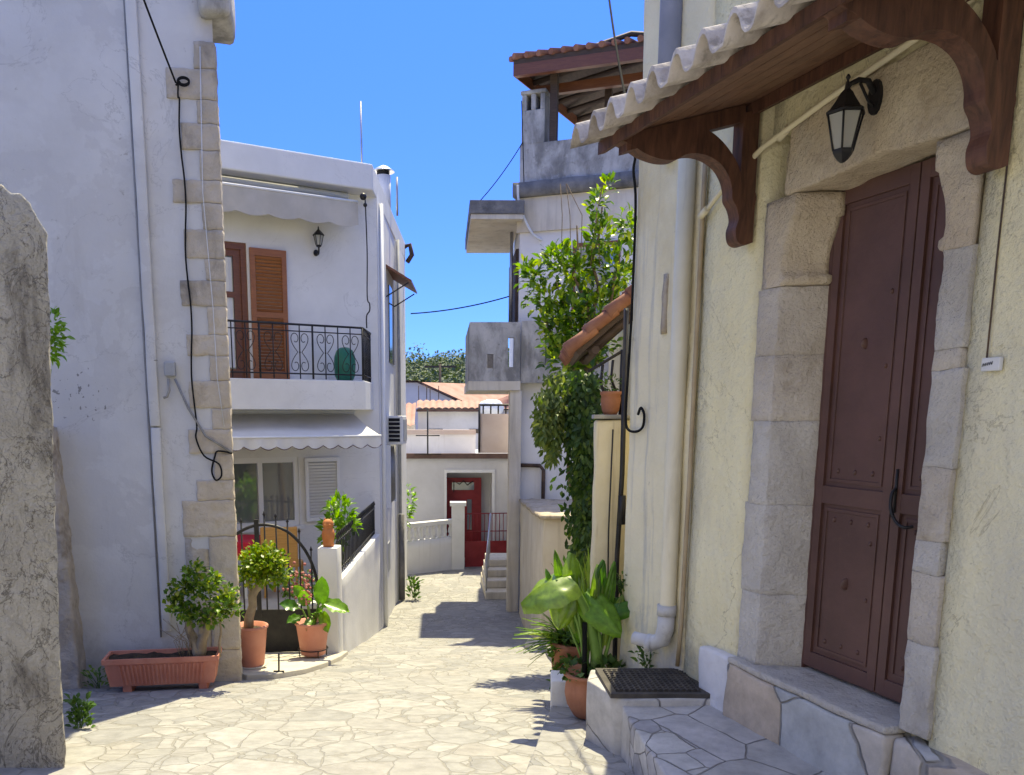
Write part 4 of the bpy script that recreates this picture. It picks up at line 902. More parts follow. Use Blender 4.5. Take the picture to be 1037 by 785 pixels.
# roof fittings
t=thing('roof_chimney','white chimney with conical metal cap on the balcony house roof','chimney',(-1.05,15.6,3.55))
b=MB(); b.lathe((-1.07,15.6,3.5),[(.13,0),(.13,.62)],16); b.build('flue','white_wall',t); b=MB(); b.lathe((-1.07,15.6,4.12),[(.11,0),(.11,.06)],16); b.build('vent','dark_inside',t); b=MB(); b.lathe((-1.07,15.6,4.18),[(.20,0),(.19,.02),(.10,.075),(.02,.11)],20); b.build('cap','shiny_metal',t)
b=MB(); b.tube([(-1.31,14.2,3.5),(-1.315,14.2,4.85)],.015,8); tag(b.build('antenna_mast','grey_metal'),'thin grey mast rising from the white parapet left of the chimney','mast')
b=MB(); b.tube([(-.84,15.8,3.5),(-.84,15.8,4.15)],.02,8); tag(b.build('vent_rod','grey_metal'),'short grey rod right of the metal capped chimney','mast')
b=MB(); b.tube([(-.86,18.4,3.45),(-.72,18.4,3.5),(-.68,18.4,3.3),(-.78,18.4,3.15)],.05,8); tag(b.build('roof_spout','rust_iron'),'bent rusty gutter spout at the far end of the white parapet','spout')
# ------------------------------------------------------------------ FAR HOUSE
fh=thing('red_door_house','white house with red door and flat roof at the street end','house',(0,21.5,-3.9))
b=MB(); Y=21.5
def fb(x0,x1,y0,y1,z0,z1,mi=0): b.poly([(x0,y0),(x1,y0),(x1,y1),(x0,y1)],z0,z1,mi)
fb(-5,.06,Y,Y+6,-4.6,-1.1); fb(1.22,4,Y,Y+6,-4.6,-1.1); fb(.06,1.22,Y,Y+6,-1.46,-1.1); fb(.06,1.22,Y+.7,Y+6,-4.6,-1.46); b.build('wall','far_white',fh)
b=MB(); fb(-5,4,Y-.09,Y+.02,-1.1,-.97); b.build('cornice','brown_trim',fh)
b=MB(); fb(-5,.84,Y+1.2,Y+1.4,-1.1,-.52); b.build('roof_parapet','white_side',fh); b=MB(); fb(-5,.84,Y+1.15,Y+1.45,-.52,-.40); b.build('coping','pink_wall',fh)
b=MB(); fb(.0,.058,Y-.03,Y,-3.8,-1.4); fb(1.222,1.29,Y-.03,Y,-3.8,-1.4); fb(.0,1.29,Y-.031,Y-.001,-1.46,-1.38); b.build('door_surround','white_wall',fh)
dd=MB(); dd.poly([(.06,Y+.55),(.97,Y+.55),(.97,Y+.62),(.06,Y+.62)],-3.75,-1.63); dd=dd.build('door','red_metal',fh)
b=MB(); b.poly([(.2,Y+.53),(.78,Y+.53),(.78,Y+.548),(.2,Y+.548)],-1.95,-1.75); b.build('fanlight','window_glass',dd)
b=MB(); b.poly([(.60,Y+.53),(.72,Y+.53),(.72,Y+.548),(.60,Y+.548)],-3.0,-2.2); b.build('pane','window_glass',dd)
b=MB(); b.tube([(.25,Y+.5,-2.0),(.25,Y+.5,-1.72),(.4,Y+.5,-1.8),(.5,Y+.5,-1.7),(.6,Y+.5,-1.82),(.75,Y+.5,-1.72)],.015,6); b.build('scroll','black_iron',dd)
b=MB(); fb(.86,2.2,Y-.05,Y+.12,-.96,.02); b.build('terrace_parapet','pink_wall',fh)
tr=thing('terrace_railing','black railing with posts above the pinkish terrace parapet','railing',(1.2,Y,.02))
b=MB(); b.tube([(.86,Y,.24),(2.2,Y,.24)],.03,6); b.build('rail','black_iron',tr)
b=MB(); b.tube([(.88,Y-.08,.25),(.88,Y-.08,-.95)],.03,6); b.build('post','black_iron',tr)
for i in range(7): 
    b=MB(); b.tube([(.98+i*.19,Y,.02),(.98+i*.19,Y,.24)],.022,6); b.build('bar','black_iron',tr)
an=thing('tv_antenna','tall thin antenna pole with crossbars before the white roof parapet','antenna',(-.42,Y+.5,-1.1))
b=MB(); b.tube([(-.42,Y-.12,-1.0),(-.42,Y-.12,.15)],.022,6); b.build('pole','black_iron',an)
for z,w in ((-.98,.34),(-.52,.3)):
    b=MB(); b.tube([(-.42-w,Y-.12,z),(-.42+w,Y-.12,z)],.015,6); b.build('crossbar','black_iron',an)
# garden wall with balusters
gw=thing('balustrade_wall','low white garden wall with balusters in front of the red door house','garden wall',(-.3,20.2,-3.8))
b=MB(); b.poly([(-4,19.35),(-.9,19.75),(.45,20.85),(.36,21.0),(-.95,19.95),(-4,19.55)],-4.4,-2.99); b.build('base_wall','white_side',gw,cut=.3,rough=(.006,2))
b=MB(); b.poly([(-4,19.33),(-.9,19.73),(.45,20.83),(.35,21.0),(-.96,19.96),(-4,19.57)],-2.66,-2.56); b.build('coping','white_wall',gw)
for i in range(15):
    k=(i+.5)/9; 
    x=.36-k*1.26; y=20.86-k*1.04
    if x<-.92: kk=(-.92-x); x=-.92-kk; y=19.83-kk*.13
    b=MB(); b.lathe((x,y,-2.99),[(.055,0),(.055,.04),(.03,.06),(.06,.13),(.05,.2),(.028,.27),(.05,.29),(.05,.33)],10); b.build('baluster','white_wall',gw)
b=MB(); b.poly([(.18,20.6),(.50,20.62),(.50,20.95),(.18,20.95)],-4.2,-2.22); b.poly([(.14,20.56),(.54,20.58),(.54,20.99),(.14,20.99)],-2.22,-2.13); b.build('gate_pillar','white_wall',gw)
rg=thing('red_gate','red metal gate with solid base and mesh top at the street end','gate',(.95,21.0,-3.85))
b=MB(); b.poly([(.52,20.9),(1.6,21.05),(1.6,21.1),(.52,20.95)],-3.8,-3.15); b.build('panel','red_metal',rg)
b=MB()
for i in range(12): x=.54+i*.095; b.tube([(x,20.92+.014*i,-3.15),(x,20.92+.014*i,-2.45)],.009,5)
for z in (-2.45,-2.9): b.tube([(.52,20.92,z),(1.6,21.07,z)],.014,5)
b.build('mesh_top','red_metal',rg)
t=thing('street_shrub','leafy green shrub by the balustrade at the far corner','shrub',(-.95,19.4,-3.78))
b=MB(); limbs(b,(-1.15,19.2,-3.8),[(-.9,19.2,-1.9),(-1.0,19.2,-2.2)],.03,.012,.04); b.build('trunk','bark',t)
b=MB(); crown(b,[((-.88,19.2,-1.95),(.20,.25,.30)),((-.95,19.2,-2.3),(.18,.2,.2)),((-1.3,19.2,-2.0),(.35,.3,.4))],420,.13,.07,.2); b.build('crown','leaf_bright',t)
weed('wall_weed','green weed tuft at the foot of the dark drainpipe',(-.60,16.4,gz(16.4)),.12,.4,70,.12)
# houses beyond
def tiled(b,x0,x1,y0,z0,y1,z1,per=.22,am=.05):
    n=int((x1-x0)/per*6); V=[];F=[]
    for j,(y,z) in enumerate(((y0,z0),((y0+y1)/2,(z0+z1)/2),(y1,z1))):
        for i in range(n+1):
            x=x0+(x1-x0)*i/n; V.append((x,y,z+am*abs(math.sin(PI*i/6))))
    for j in range(2):
        for i in range(n): F.append((j*(n+1)+i,j*(n+1)+i+1,(j+1)*(n+1)+i+1,(j+1)*(n+1)+i))
    b.add(V,F,0,False)
hb=thing('tile_edged_house','white house with red tile edged flat roof just beyond the street end','house',(0,29,-4.5))
b=MB(); b.poly([(-.9,29),(1.35,29),(1.35,33),(-.9,33)],-5,.22); b.build('wall','white_wall',hb)
b=MB(); tiled(b,-.95,1.4,28.7,.20,29.6,.46); b.build('tile_edge','tile_far',hb); b=MB(); b.poly([(-.95,28.75),(1.4,28.75),(1.4,29.5),(-.95,29.5)],.10,.18); b.build('eave','brown_trim',hb)
b=MB()
for x in (-.9,-.62,-.5,-.2): b.tube([(x,30,.3),(x,30,1.0)],.015,5)
b.build('rebar','rust_iron',hb)
b=MB(); b.poly([(-.55,28.97),(-.05,28.97),(-.05,29.01),(-.55,29.01)],-.62,-.48); b.build('window','dark_glass',hb)
b=MB(); b.poly([(.85,28.97),(1.3,28.97),(1.3,29.01),(.85,29.01)],-.62,-.48); b.build('window','dark_glass',hb)
hs=thing('tiled_shed','small shed with a steep red tile roof beside the white side wall','shed',(-1.4,27,-4.5))
b=MB(); b.poly([(-3.4,27.2),(-.98,27.2),(-.98,29),(-3.4,29)],-5,-.30); b.build('wall','beige_wall',hs); b=MB(); tiled(b,-3.5,-.95,27.0,-.36,28.6,.35,.2); b.build('roof','tile_far',hs)
hg=thing('gabled_house','lilac gabled house with broad red tile roof below the wooded hill','house',(0,44,-4.6))
b=MB(); b.poly([(-4.5,44),(5.5,44),(5.5,52),(-4.5,52)],-5,.35); b.build('wall','lilac_wall',hg)
b=MB(); b.prism([(-4.5,43.98,.35),(1.4,43.98,.35),(-1.4,43.98,1.62),(-4.5,43.98,1.62)],(0,.3,0)); b.build('gable','lilac_wall',hg)
b=MB()
V=[(-4.7,43.8,1.66),(-1.3,43.8,1.66),(1.6,43.8,.32),(6,43.8,.15),(6,50,1.9),(-4.7,50,1.9)]
b.add([(-1.35,43.7,1.72),(1.7,43.7,.36),(6,43.7,.22),(6,51,1.75),(-1.35,51,1.75)],[(0,1,2,3,4)]); b.add([(-1.35,43.7,1.64),(1.7,43.7,.28),(6,43.7,.14),(6,51,1.67),(-1.35,51,1.67)],[(4,3,2,1,0)]); b.add([(-4.7,43.7,1.72),(-1.35,43.7,1.72),(-1.35,51,1.75),(-4.7,51,1.75)],[(0,1,2,3)])
for i in range(36): y=43.9+i*.2; b.box((2.4,y,.32+ (y-43.7)*.2),(7,.05,.06))
b.build('roof','tile_far',hg)
b=MB(); b.sphere((1.55,28,.22),(.45,.35,.28),12,8); tag(b.build('covered_heap','tarp',cut=.15,rough=(.06,2.5)),'pale tarp covered heap on the roof behind the terrace railing','tarp')
b=MB(); b.tube([(-.3,60,-3),(-.3,60,3.5)],.09,8); b.box((-.3,60,3.3),(2.2,.12,.12)); tag(b.build('utility_pole','dark_beam'),'dark wooden utility pole with crossbar before the wooded hill','utility pole')
# ------------------------------------------------------------------ GREY HOUSE
G=Frame((1.31,15.3),(.93,-.36))
gh=thing('concrete_house','grey weathered concrete house with jutting balcony and covered roof terrace','house',G.p(0,0,-3.6))
sx=lambda y:1.31+(y-15.3)*.03
b=MB(); qe=G.p(7,0,0)
b.poly([(1.31,15.3),(qe.x,qe.y),(qe.x+2,qe.y+7),(sx(21)+.1,21)],-4.3,3.7); b.build('wall','white_side',gh)
b=MB(); G.box(b,-.04,7,-.3,.06,3.10,3.66); b.build('frieze','beige_wall',gh,label='beige band under the roof terrace')
b=MB(); G.box(b,-.10,7,-.35,.14,3.665,3.90); b.build('terrace_slab','dark_concrete',gh,cut=.2,rough=(.015,3))
b=MB(); G.box(b,.0,7,-.20,.06,3.9,4.52); G.box(b,-.02,.12,-3.5,-.21,3.9,4.52); b.build('terrace_parapet','grey_concrete',gh)
ch=MB(); G.box(ch,.02,.42,-.55,.062,4.52,5.05); G.box(ch,.02,.10,-.55,.06,5.05,5.30); G.box(ch,.18,.26,-.55,.06,5.05,5.30); G.box(ch,.34,.42,-.55,.06,5.05,5.30); G.box(ch,.0,.44,-.57,.08,5.30,5.36); ch.build('chimney','grey_concrete',gh,bevel=.01)
b=MB(); G.box(b,.11,.17,-.3,-.2,5.05,5.30); G.box(b,.27,.33,-.3,-.2,5.05,5.3); b.build('chimney_flue','dark_inside',gh)
# slab over the street, balcony box, pillar
b=MB(); b.poly([(.43,15.0),(1.36,15.02),(1.36,18.2),(.43,18.2)],3.36,3.58); b.build('street_slab','dark_concrete',gh,bevel=.01)
b=MB(); b.poly([(.45,15.03),(1.34,15.04),(1.34,18.1),(.45,18.1)],3.28,3.356); b.build('slab_soffit','beige_wall',gh)
def panel(poly_pts,z0,z1,slots,name,mat):
    """wall panel between two plan points with slot openings given as (k0,k1,zz0,zz1)"""
    (x0,y0),(x1,y1),th=poly_pts; b=MB()
    ux,uy=(x1-x0),(y1-y0); l=math.hypot(ux,uy); nx,ny=-uy/l*th,ux/l*th
    def bx(k0,k1,za,zb):
        p=[(x0+ux*k0,y0+uy*k0),(x0+ux*k1,y0+uy*k1),(x0+ux*k1+nx,y0+uy*k1+ny),(x0+ux*k0+nx,y0+uy*k0+ny)]; b.poly(p,za,zb)
    ks=0
    for k0,k1,a,c in slots:
        bx(ks,k0,z0,z1); bx(k0,k1,z0,a); bx(k0,k1,c,z1); ks=k1
    bx(ks,1,z0,z1)
    return b.build(name,mat,gh)
panel(((.44,15.0),(1.32,15.0),.14),.58,1.58,[(.35,.47,.80,1.04),(.76,.88,.82,1.32)],'balcony_front','grey_concrete')
panel(((.44,15.14),(.44,18.0),-.14),.58,1.58,[(.2,.26,.8,1.3),(.5,.56,.8,1.3)],'balcony_side','grey_concrete')
panel(((1.30,18.02),(.46,18.02),.10),.58,1.58,[],'balcony_end','grey_concrete')
b=MB(); b.poly([(.42,14.98),(1.33,14.98),(1.33,18.05),(.42,18.05)],.42,.578); b.build('balcony_floor','beige_wall',gh)
b=MB(); e=G.p(.0,.30,0); e2=G.p(4,.30,0)
panel(((1.335,15.02),(G.p(2.6,.12,0).x,G.p(2.6,.12,0).y),.10),.55,1.60,[(.17,.21,.84,1.30),(.48,.52,.84,1.3)],'balcony_front','grey_concrete')
b=MB(); b.poly([(1.15,15.03),(1.36,15.03),(1.36,15.28),(1.15,15.28)],-4.2,.418); b.build('pillar','beige_wall',gh,cut=.25,bevel=.01,rough=(.006,3))
b=MB(); b.poly([(1.27,15.6),(1.318,15.6),(1.37,17.6),(1.30,17.6)],1.6,2.9); b.build('shuttered_door','dark_beam',gh)
b=MB(); b.tube([(1.20,15.7,1.6),(1.20,15.7,3.2)],.03,8); b.build('downpipe','grey_metal',gh)
b=MB(); G.box(b,1.0,1.7,.002,.03,1.65,2.75); b.build('window','window_glass',gh); b=MB(); G.box(b,.95,1.0,.0,.05,1.6,2.8); G.box(b,1.7,1.75,.0,.05,1.6,2.8); G.box(b,.95,1.75,.001,.051,2.8,2.86); b.build('window_surround','frame_wood',gh)
b=MB(); b.tube([G.p(.05,.05,-.9),G.p(.45,.06,-.9),G.p(.52,.06,-.98),G.p(.52,.06,-1.7)],.035,8); b.build('waste_pipe','rust_iron',gh)
b=MB(); b.tube(sm([G.p(.0,.16,3.85),G.p(.02,.17,3.6),G.p(.12,.15,3.3),G.p(.26,.10,3.05),G.p(.40,.04,2.95)]),.022,8); b.build('hose','cable_white',gh)
# covered roof terrace
pg=thing('roof_pergola','wooden roof terrace shelter with red tiles above the grey house','pergola',G.p(1.5,-1.5,4.5))
A=Vector((1.13,14.9,5.72)); D=Vector((4.6,13.9,5.80)); Bk=Vector((3.5,19.3,5.85)); E2=Vector((7,18.3,5.9)); rid=Vector((3.9,16.7,6.45))
b=MB(); up=Vector((0,0,.07))
b.add([A,D,E2,Bk,rid],[(0,1,4),(1,2,4),(2,3,4),(3,0,4)]); b.add([p_-up for p_ in (A,D,E2,Bk,rid)],[(1,0,4),(2,1,4),(3,2,4),(0,3,4)]); b.add([A,D,E2,Bk,A-up,D-up,E2-up,Bk-up],[(1,0,4,5),(2,1,5,6),(3,2,6,7),(0,3,7,4)])
b.build('ceiling_boards','dark_beam',pg)
b=MB()
for i in range(19):
    k=i/18; p0=A.lerp(D,k); p1=p0.lerp(rid,.7); off=Vector((0,-.06,.03)); b.tube([p0+off,p1+Vector((0,0,.06))],[.05,.045],8)
for i in range(22):
    k=i/21; p0=A.lerp(Bk,k); p1=p0.lerp(rid,.5); b.tube([p0+Vector((-.05,.03,.02)),p1+Vector((0,0,.06))],[.045,.04],8)
b.build('tile_roof','tile_red',pg)
b=MB()
for p0,p1 in ((A,D),(A,Bk)):
    o_=Vector((0,0,-.16)); b.strip([p0+o_*1.55,p1+o_*1.55],[p0+o_*.45,p1+o_*.45],(.07,.09,0))
b.strip([A.lerp(Bk,.14)+Vector((.1,0,-.35)),D.lerp(E2,.14)+Vector((0,0,-.35))],[A.lerp(Bk,.14)+Vector((.1,0,-.2)),D.lerp(E2,.14)+Vector((0,0,-.2))],(.04,.10,0))
b.build('edge_beams','frame_wood',pg)
b=MB()
for i in range(9):
    k=i/8*.9+.05; p0=A.lerp(Bk,k)-Vector((0,0,.12)); p1=D.lerp(E2,k)-Vector((0,0,.12)); b.tube([p0,(p0+p1)/2+Vector((0,0,.35)),p1],.045,4)
b.build('rafters','dark_beam',pg)
for a,d in ((.55,-.05),(1.30,-.9),(2.6,-.05)):
    p_=G.p(a,d,0); b=MB(); b.box((p_.x,p_.y,5.02),(.12,.12,1.3),G.ang()); b.build('post','dark_beam',pg)
# yard wall with stone front, steps, handrail
b=MB(); b.poly([(1.26,10.6),(1.95,10.45),(2.2,14.6),(1.36,14.95)],-4,lambda x,y:-1.30-(y-10.4)*.05); yw=tag(b.build('yard_wall','beige_wall',cut=.22,bevel=.02,rough=(.02,2)),'weathered beige yard wall beside the street below the grey house','wall')
b=MB(); b.poly([(1.21,10.55),(2.0,10.38),(2.25,14.62),(1.33,14.97)],lambda x,y:-1.298-(y-10.4)*.05,lambda x,y:-1.25-(y-10.4)*.05); b.build('coping','rubble_stone',yw,cut=.12,rough=(.025,3))
b=MB(); b.poly([(1.02,10.35),(1.24,10.2),(1.30,10.5),(1.10,10.62)],-3.2,-2.86); tag(b.build('kerb_stone','limestone_grey',bevel=.03,cut=.08,rough=(.02,4)),'loose grey kerb stone at the foot of the yard wall','stone')
s_=thing('street_steps','flight of worn pale steps with handrail behind the concrete pillar','steps',(1,16.6,-3.65))
for i in range(4):
    b=MB(); b.poly([(.82+.03*i,16.4+i*.42),(1.55,16.45+i*.42),(1.55,18.6),(.82+.03*i,18.6)],-4.2 if i==0 else -3.64+i*.145+.002,-3.64+(i+1)*.145); b.build('tread','beige_wall',s_,bevel=.01)
b=MB(); b.tube([(.84,16.55,-3.6),(.84,16.55,-2.85),(1.02,18.4,-2.15)],.02,6)
for i in range(1,6): b.tube([(.84+i*.03,16.55+i*.31,-3.6+i*.12),(.84+i*.03,16.55+i*.31,-2.85+i*.117)],.012,6)
b.build('handrail','grey_metal',s_)
# ------------------------------------------------------------------ neighbour yard on the right (between the cream and grey houses)
nh=thing('yard_house','low ochre house wall behind the climbing plants','house',(1.7,8,-2.4))
b=MB(); b.poly([(1.75,6.3),(3.6,5.7),(4.2,10.0),(1.95,10.2)],-3,1.0); b.build('wall','tan_plaster',nh)
b=MB(); b.poly([(1.05,5.88),(1.235,5.88),(1.62,6.15),(1.75,6.3),(1.65,6.45),(1.07,6.05)],-2.6,-.03); tag(b.build('garden_wall','tan_plaster',cut=.12,bevel=.02,rough=(.014,3)),'narrow ochre garden wall end beside the cream house corner','wall')
b=MB(); b.poly([(1.03,5.86),(1.25,5.86),(1.64,6.12),(1.77,6.3),(1.65,6.47),(1.05,6.07)],-.028,.0); tag(b.build('wall_coping','grey_concrete',bevel=.005),'thin grey slab capping the ochre garden wall','slab')
b=MB(); b.tube([(1.16,5.84,-.1),(1.155,5.85,-.8),(1.17,5.85,-1.6)],.006,5); b.tube([(1.215,5.80,.7),(1.225,5.80,-.4),(1.21,5.80,-1.0),(1.22,5.80,-1.8)],.018,6); b.tube([(1.225,5.78,-.55),(1.23,5.78,-.75)],.028,6); tag(b.build('wall_pipe','black_iron'),'dark pipe running down beside the ochre garden wall','pipe')
t=thing('tiled_porch_roof','small steep red tile porch roof above the ochre garden wall','porch roof',(1.4,6.4,.6))
V0=Vector((.93,6.15,.455)); V1=Vector((1.75,6.0,1.19)); dY=Vector((.15,1.35,0))
b=MB(); nrm=(V1-V0).cross(dY).normalized(); nrm=nrm if nrm.z>0 else -nrm
b.add([V0,V1,V1+dY,V0+dY]+[p_-nrm*.05 for p_ in (V0,V1,V1+dY,V0+dY)],[(0,1,2,3),(7,6,5,4),(0,4,5,1),(3,2,6,7),(0,3,7,4),(1,5,6,2)]); b.build('boards','dark_beam',t)
b=MB()
for i in range(8):
    k=i/7; 
    for j in range(6):
        q0=V0.lerp(V1,j/6)+dY*k+nrm*(.034+.012*random.random())+dY*random.uniform(-.008,.008); q1=V0.lerp(V1,(j+1.12)/6)+dY*k+nrm*.015
        b.tube([q0-(V1-V0).normalized()*.04,q1],[.052,.040],9)
b.build('tiles','tile_red',t)
b=MB()
for k in (.04,.9): b.tube([V0+dY*k-nrm*.08+(V1-V0)*.06,V1+dY*k-nrm*.08],.03,6)
b.tube([V0+(V1-V0)*.1-nrm*.10,V0+(V1-V0)*.1+dY-nrm*.10],.03,6); b.build('rafters','dark_beam',t)
ib=thing('iron_bracket','black curved iron bracket under the red tile porch roof','bracket',(1.25,6.1,.3))
b=MB(); b.tube([(1.02,6.1,.30),(1.12,6.09,.36),(1.25,6.05,.44)],.012,6); b.tube([(1.25,6.05,.45),(1.25,6.05,.0)],.014,6); b.tube([(1.12,6.08,.35),(1.11,6.08,.22),(1.15,6.07,.1),(1.22,6.06,.03)],.011,6); b.tube([(1.19,6.07,.38),(1.18,6.07,.25),(1.22,6.06,.15)],.010,6); b.build('scrollwork','black_iron',ib)
t=thing('small_clay_pot','small clay pot on the ochre garden wall under the porch roof','pot',(1.165,5.98,.0))
b=MB(); b.lathe((1.165,5.98,.0),[(.045,0),(.06,.03),(.07,.10),(.065,.13),(.075,.14),(.075,.16),(.06,.16),(.01,.13)],18); b.build('pot','terracotta_dark',t)
b=MB(); crown(b,[((1.16,6.0,.22),(.06,.05,.06))],40,.05,.02,.4); b.build('sprig','leaf_weed',t)
# lemon tree
lt=thing('lemon_tree','bright green leafy citrus tree rising above the porch roof','tree',(1.5,9.2,-2.7))
tips=[(1.15,9,1.35),(1.35,9,1.9),(1.62,9.1,2.1),(1.8,9,1.6),(.98,9,1.15),(1.5,9.3,1.4),(1.75,9.2,1.0)]
b=MB(); limbs(b,(1.55,9.2,-2.7),[(1.5,9.15,.3)],.07,.05,.05,9); limbs(b,(1.5,9.15,.25),tips,.035,.008,.08); b.build('trunk','bark',lt)
b=MB(); bl=[((.92,8.95,1.38),(.15,.18,.14)),((1.06,9,1.18),(.22,.22,.18)),((1.16,9,1.55),(.17,.2,.20)),((1.30,9,1.05),(.26,.28,.22)),((1.38,9.1,1.5),(.20,.25,.22)),((1.60,9.1,1.78),(.16,.2,.22)),((1.57,9.1,2.12),(.09,.12,.16)),((1.78,9.1,1.45),(.22,.25,.25)),((1.62,9.1,1.1),(.3,.3,.25)),((1.90,9.1,1.9),(.14,.2,.2)),((1.25,9,.72),(.24,.25,.18)),((1.5,9,.75),(.3,.3,.2)),((.84,8.95,1.5),(.07,.1,.06)),((1.66,9.0,2.28),(.05,.07,.09))]
bl+=[((1.22,8.7,.55),(.22,.2,.16)),((1.40,8.7,.62),(.22,.2,.16)),((1.12,8.8,.85),(.18,.2,.16))]
crown(b,bl,2700,.095,.048,.35,0,.3); b.build('crown','leaf_lemon',lt)
b=MB()
for i in range(5): x=1.2+i*.1; b.tube([(x,9,1.5),(x+random.gauss(0,.05),9,2.0),(x+random.gauss(0,.1),9,2.3)],.004,4)
b.build('bare_twigs','bark',lt)
# hanging climber
cv=thing('climbing_vine','dense dark green climber hanging in front of the yard wall','climbing plant',(1.4,8.3,-2.5))
b=MB(); limbs(b,(1.5,8.4,-2.6),[(1.3,8.3,.35),(1.45,8.3,.3),(1.15,8.3,.2)],.03,.012,.06); b.build('stems','bark',cv)
b=MB()
def drape(n,xc,zt,zb,w0,w1,yc,mi,L,Wd):
    for _ in range(n):
        k=random.random(); z=zt+(zb-zt)*k; w=(w0*(1-k)+w1*k)*(.8+.35*noise.noise(Vector((0,1.7,z*2.3))))
        x=xc(z)+random.gauss(0,.5)*w; y=yc+random.gauss(0,.10)-.16*(1-((x-xc(z))/max(w,.01))**2)
        b.leaf((x,y,z),(random.gauss(0,.5),random.gauss(-.3,.4),random.gauss(-.9,.4)),(random.gauss(0,.4),-1,.3+random.gauss(0,.3)),L*random.uniform(.6,1.3),Wd,.15,mi)
drape(4200,lambda z:1.34+.10*(-z-.3)*.55,.42,-1.45,.21,.11,8.3,0,.085,.038)
drape(1500,lambda z:1.40+.14*(-z),.1,-1.0,.18,.13,8.2,0,.085,.038)
drape(700,lambda z:1.06+.05*z,.40,-.45,.16,.06,8.35,1,.085,.028)
drape(420,lambda z:.95+.05*z,.22,-.25,.10,.05,8.35,1,.085,.026)
b.build('leaves',['leaf_vine','leaf_vine_pale'],cv)
t=thing('drooping_fern','thin drooping grass like plant below the climber','plant',(1.42,7.4,-2.4))
b=MB()
for i in range(140):
    x=1.42+random.gauss(0,.12); z0=-1.35+random.gauss(0,.12); b.leaf((x,7.35+random.gauss(0,.06),z0),(random.gauss(0,.25),-.2,-1),(0,-1,.1),random.uniform(.2,.45),.018,.05)
for i in range(60):
    a=random.uniform(-1,1); b.leaf((1.45,7.3,-1.9),(a,-.3,random.uniform(.4,1.3)),(0,-1,.5),random.uniform(.3,.6),.03,.2)
b.build('blades','leaf_strap',t); b=MB(); b.lathe((1.45,7.35,-2.38),[(.12,0),(.16,.36),(.17,.40),(.13,.40),(.01,.38)],18); b.build('pot','terracotta_dark',t)
# strap leaved plant in big pot
SP=Vector((1.0,6.12,gz(6.12)+.10))
t=thing('strap_leaf_pot','large rough terracotta pot of long strap leaves beside the ochre garden wall','potted plant',SP)
b=MB(); b.lathe(SP,[(.15,0),(.165,.03),(.19,.22),(.195,.34),(.205,.36),(.205,.40),(.18,.40),(.01,.36)],24)
b.build('pot','terracotta_dark',t)
b=MB()
def strap(p,d,L,w,droop):
    p=Vector(p); d=Vector(d).normalized(); V=[]; x=d.cross(Vector((0,0,1))); x=x.normalized() if x.length>.01 else Vector((1,0,0)); n=7
    for i in range(n+1):
        k=i/n; c=p+d*L*k-Vector((0,0,droop*L*k*k)); ww=w*(1-k**2.5)*.5+.001; up_=Vector((0,0,w*.15)); V+=[c-x*ww+up_,c,c+x*ww+up_]
    b.add(V,[(i*3+j,i*3+j+1,i*3+4+j,i*3+3+j) for i in range(n) for j in range(2)],0,True)
for i in range(75):
    a=random.uniform(-.4,2*PI*.62)+PI*.45; e=random.uniform(.25,1.5)
    strap(SP+Vector((random.gauss(0,.05),random.gauss(0,.05),.36)),(math.cos(a)*.9,math.sin(a)*.5-.1,e),random.uniform(.3,.58),random.uniform(.02,.034),random.uniform(.2,.65))
for i in range(26): strap(SP+Vector((random.gauss(0,.05),random.gauss(0,.05),.36)),(-1,-.25+random.gauss(0,.2),random.uniform(.1,.75)),random.uniform(.38,.6),.028,random.uniform(.1,.35))
for i in range(34): strap(SP+Vector((random.gauss(.12,.06),random.gauss(0,.05),.36)),(random.gauss(.1,.25),random.gauss(0,.2),1),random.uniform(.45,.95),.042,.08)
b.build('leaves','leaf_strap',t)
b=MB(); crown(b,[(SP+Vector((-.10,-.12,.38)),(.12,.08,.12)),(SP+Vector((-.16,-.16,.15)),(.05,.05,.16))],200,.05,.035,.1,.2); b.build('trailing_leaves','leaf_weed',t)
